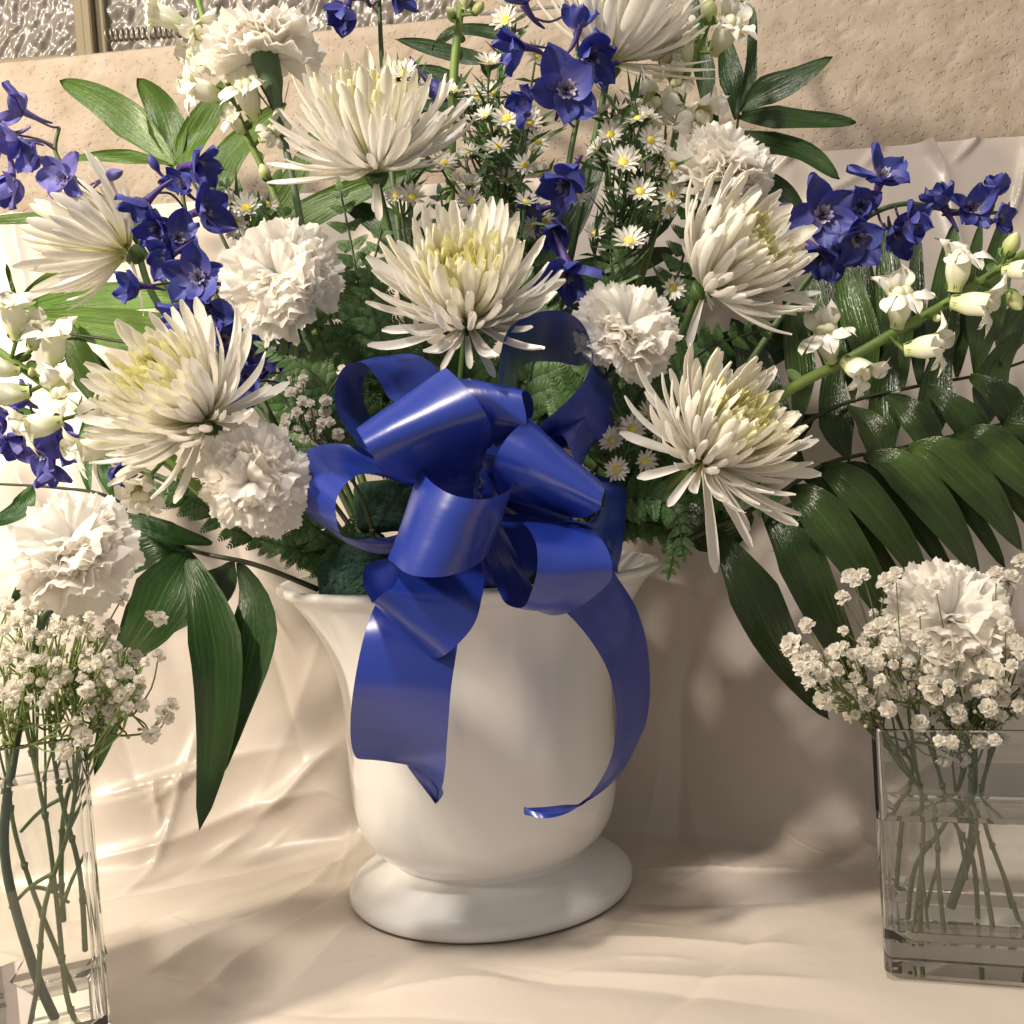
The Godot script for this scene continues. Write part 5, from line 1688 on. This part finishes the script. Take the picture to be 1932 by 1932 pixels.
	for i in 16: heads.append([rr(880, 1040), rr(150, 420), rr(-.01, .02), rr(-.4, .4), rr(.2, .9), rr(.4, .9), rr(14, 24)])
	aster_spray("white daisy asters in the middle, left of the tall blue delphinium", heads, [[945, 60, -.02], [938, 250, .0], [950, 420, .01], [975, 640, .02], [960, 900, .02]], 51, 190)
	heads = []
	for q in [[345, 400, .01, -.1, .5, .8, 26], [300, 410, .0, -.5, .4, .6, 24], [400, 460, .01, .5, .6, .5, 20], [240, 420, .0, -.6, .3, .6, 22]]:
		var p: Array = c.call(q[0], q[1])
		heads.append([p[0], p[1], q[2], q[3], q[4], q[5], q[6]])
	for q in [[300, 1050, .06, -.3, .3, .8, 18], [388, 1062, .065, .1, .4, .85, 26]]:
		var p: Array = c.call(q[0], q[1])
		heads.append([p[0], p[1], q[2], q[3], q[4], q[5], q[6]])
	aster_spray("white asters peeking out around the upper left chrysanthemum", heads, [[760, 150, -.01], [770, 300, .0], [775, 420, .03], [800, 640, .03], [840, 900, .02]], 52, 40)
	heads = []
	for q in [[1450, 725, .04, -.05, .3, .9, 25], [1665, 755, .04, .35, .1, .9, 25], [1520, 875, .045, .0, .45, .85, 30], [1610, 1030, .045, .1, .3, .9, 27], [1780, 890, .035, .6, .2, .7, 26], [1500, 590, .03, -.1, .9, .2, 18], [1600, 640, .03, -.3, .7, .5, 26], [1660, 625, .03, .5, .6, .5, 22], [1578, 560, .02, .1, .8, .5, 16], [1780, 1050, .03, -.2, .2, .9, 24], [1760, 1125, .03, .2, -.5, .7, 16], [1385, 800, .02, -.7, .5, .4, 22], [1365, 1255, .04, .1, .5, .8, 18], [1552, 1298, .05, .0, .6, .75, 30], [1420, 600, .02, -.4, .85, .2, 22], [1720, 830, .01, .4, .5, .6, 20], [1640, 920, .02, .4, .5, .5, 22], [1785, 1545, .03, .1, -.2, .9, 22]]:
		var p: Array = c.call(q[0], q[1])
		heads.append([p[0], p[1], q[2], q[3], q[4], q[5], q[6]])
	for i in 16: heads.append([rr(1130, 1275), rr(210, 440), rr(-.01, .025), rr(-.4, .4), rr(.2, .9), rr(.4, .9), rr(14, 24)])
	aster_spray("white daisy asters right of the tall blue delphinium, left of the upper right carnation", heads, [[1195, 215, .0], [1185, 320, .01], [1160, 480, .02], [1110, 680, .03], [1020, 920, .02]], 53, 200)
	heads = []
	for q in [[1192, 810, .1, -.1, .3, .9, 25], [1155, 832, .1, -.3, .4, .8, 24], [1228, 785, .09, .2, .6, .7, 27], [1245, 772, .085, .3, .7, .5, 22], [1163, 886, .1, .0, .1, .95, 22], [1216, 870, .09, .3, .0, .9, 22], [1243, 815, .085, .3, -.2, .9, 20], [1165, 805, .09, -.5, .5, .6, 18]]:
		heads.append(q)
	aster_spray("small white asters between the bow and the lower right chrysanthemum", heads, [[1205, 800, .07], [1195, 880, .07], [1150, 980, .06], [1080, 1080, .04]], 54, 50)
	heads = []
	for q in [[464, 394, .03, .1, .4, .85, 27], [434, 382, .025, -.6, .3, .6, 24], [448, 424, .03, -.3, -.2, .9, 26], [505, 385, .02, .8, .3, .4, 22], [420, 410, .02, -.7, .1, .5, 20]]:
		heads.append(q)
	aster_spray("white asters above the round left carnation, right of the blue spike", heads, [[462, 405, .01], [480, 480, .01], [560, 700, .02], [680, 980, .03]], 55, 30)
	# baby's breath in the urn
	rng.seed = 300
	var bl := []
	for q in [[548, 742], [563, 735], [572, 753], [560, 775], [580, 790], [590, 782], [607, 800], [620, 795], [560, 812], [600, 818], [585, 760], [617, 755], [545, 790], [575, 825], [612, 775], [535, 800], [528, 815], [640, 820], [600, 835], [570, 718], [650, 700]]:
		bl.append([q[0] + rr(-4, 4), q[1] + rr(-4, 4), .1 + rr(-.01, .01), 14])
	gypsophila("baby's breath sprig in the urn, left of the bow", [[720, 1080, .06], [690, 960, .07], [640, 860, .08], [610, 820, .085]], bl, 61, "baby's breath sprays", Color(0.05, 0.07, 0.03), 6)

	# iridescent green tinsel strands
	var at := V(1490, 1000, .05)
	var t := thing("tinsel_pick", "shiny iridescent green tinsel strands under the lower right chrysanthemum", "tinsel", at)
	var b := MB.new()
	rng.seed = 8
	for k in 45:
		var o := V(rr(1475, 1560), rr(965, 1050), rr(.06, .1)) - at
		needle(b, o, Vector3(rr(-1, 1), rr(-1, 1), rr(-.5, 1)).normalized(), rr(.004, .01), .00022, Color.WHITE)
	tag(part("strands", b.done(), M.tinsel, t), "", "", "", "stuff")

func build_vase_flowers() -> void:
	rng.seed = 401
	carnation("white carnation in the left glass vase, at the left edge", 132, 1022, .195, Vector3(.08, .72, .62), 128, 16, [[95, 1150, .18], [70, 1210, .18], [30, 1400, .18], [10, 1600, .175], [60, 1800, .17], [105, 1905, .16]], "white carnations in the glass vases", 6.0)
	carnation("white carnation in the right glass vase, at the right edge", 1792, 1158, .15, Vector3(-.05, .6, .75), 132, 17, [[1825, 1260, .135], [1835, 1400, .12], [1830, 1560, .12], [1790, 1690, .115]], "white carnations in the glass vases", 6.0)
	# left vase: blossoms gathered in five sprays
	var roots := [
		[[[160, 1780, .16], [150, 1640, .17], [120, 1520, .175], [100, 1420, .18], [90, 1330, .18]], [[200, 1800, .17, .2], [40, 1560, .17, .55]]],
		[[[150, 1930, .165], [125, 1860, .165], [110, 1720, .17], [90, 1560, .18], [60, 1420, .185], [40, 1330, .19]], [[160, 1600, .16, .4], [20, 1700, .17, .5]]],
		[[[40, 1990, .17], [70, 1850, .17], [85, 1700, .175], [130, 1560, .18], [150, 1440, .18], [180, 1340, .18]], [[170, 1500, .175, .6]]],
		[[[140, 1850, .15], [100, 1760, .16], [60, 1660, .165], [25, 1540, .17], [10, 1400, .175], [-10, 1300, .18]], [[130, 1690, .16, .4]]],
		[[[120, 1720, .15], [115, 1620, .16], [125, 1500, .165], [170, 1390, .17], [215, 1330, .17]], []],
	]
	var left := [[[205, 1180], [283, 1163], [302, 1168], [230, 1130]], [], [], [], [[268, 1253], [270, 1332], [322, 1332], [315, 1355], [285, 1385], [232, 1270], [255, 1240], [300, 1238], [310, 1345]]]
	var zones := [[150, 1235, 80, 70], [45, 1200, 70, 70], [170, 1305, 80, 60], [20, 1300, 60, 70], [210, 1265, 60, 70]]
	var names := ["left baby's breath spray tucked under the carnation in the left vase", "baby's breath spray at the very left edge, high in the left vase", "baby's breath spray in the middle of the left vase's mouth", "low baby's breath spray at the left edge, over the left vase's rim", "baby's breath spray leaning right out of the left vase, with single blossoms at its tips"]
	for k in 5:
		var bl := []
		for q in left[k]: bl.append([q[0], q[1], .185, 17.0 + rr(-3, 3)])
		var zn: Array = zones[k]
		for i in 42:
			var a := rr(0, TAU)
			var d := sqrt(rng.randf())
			bl.append([zn[0] + cos(a) * d * zn[2] * 1.15, zn[1] + sin(a) * d * zn[3] * 1.1, .19 + rr(-.035, .03), rr(10, 17)])
		if k == 3: bl += [[118, 1418, .2, 22], [27, 1298, .22, 22], [155, 1390, .205, 22], [165, 1345, .2, 17], [142, 1360, .2, 11]]
		gypsophila(names[k], roots[k][0], bl, 500 + k, "baby's breath sprays in the left glass vase", Color(0.19, 0.26, 0.075), 9, roots[k][1])
	roots = [
		[[[1735, 1758, .12], [1735, 1650, .125], [1740, 1520, .13], [1720, 1420, .135], [1690, 1350, .14]], [[1720, 1760, .12, .3], [1750, 1745, .125, .3]]],
		[[[1780, 1755, .13], [1768, 1640, .13], [1760, 1540, .13], [1700, 1430, .14], [1640, 1330, .15]], [[1745, 1700, .12, .3]]],
		[[[1710, 1725, .11], [1725, 1620, .12], [1780, 1540, .125], [1820, 1450, .13], [1830, 1350, .14]], []],
		[[[1840, 1720, .11], [1830, 1600, .12], [1790, 1520, .125], [1760, 1400, .135], [1770, 1300, .15]], [[1820, 1640, .12, .4]]],
		[[[1930, 1760, .12], [1890, 1640, .125], [1850, 1520, .125], [1870, 1420, .13], [1900, 1330, .14]], [[1900, 1690, .12, .3]]],
		[[[1690, 1650, .11], [1700, 1540, .12], [1720, 1440, .13], [1660, 1390, .135], [1600, 1345, .14]], []],
		[[[1870, 1740, .13], [1850, 1620, .13], [1830, 1500, .13], [1840, 1400, .14], [1850, 1300, .165]], []],
	]
	var right := [
		[[1690, 1085], [1673, 1100], [1612, 1095], [1590, 1128], [1607, 1092], [1628, 1085]],
		[[1523, 1180], [1495, 1215], [1490, 1222], [1512, 1245], [1540, 1260], [1555, 1275], [1560, 1325], [1552, 1320], [1527, 1240], [1575, 1262]],
		[[1802, 1270], [1872, 1290], [1867, 1335], [1875, 1360]],
		[[1720, 1270], [1735, 1150], [1665, 1185]],
		[[1895, 1185], [1905, 1095], [1925, 1060], [1880, 1085], [1920, 1200]],
		[[1635, 1325], [1675, 1338], [1735, 1365], [1780, 1430], [1815, 1432], [1860, 1395], [1575, 1290]],
		[[1800, 1330], [1840, 1310], [1765, 1110], [1790, 1240]],
	]
	zones = [[1640, 1200, 60, 60], [1570, 1260, 60, 50], [1810, 1300, 70, 60], [1720, 1260, 70, 60], [1900, 1260, 50, 90], [1640, 1300, 80, 60], [1830, 1350, 100, 60]]
	names = ["baby's breath spray rising left of the carnation in the right vase", "baby's breath spray reaching furthest left out of the right vase", "baby's breath spray in front of the carnation's lower edge in the right vase", "baby's breath spray under the left part of the carnation in the right vase", "baby's breath spray at the right edge of the picture, in the right vase", "low baby's breath spray drooping over the right vase's left rim", "baby's breath spray low in the middle of the right vase's mouth"]
	var few := [18, 22, 24, 26, 26, 18, 28]
	for k in 7:
		var bl := []
		for q in right[k]: bl.append([q[0], q[1], .15 + rr(-.005, .02), rr(17, 24)])
		var zn: Array = zones[k]
		for i in few[k]:
			var a := rr(0, TAU)
			var d := sqrt(rng.randf())
			bl.append([zn[0] + cos(a) * d * zn[2], zn[1] + sin(a) * d * zn[3], .15 + rr(-.03, .03), rr(11, 21)])
		gypsophila(names[k], roots[k][0], bl, 600 + k, "baby's breath sprays in the right glass vase", Color(0.13, 0.16, 0.055), 12, roots[k][1])
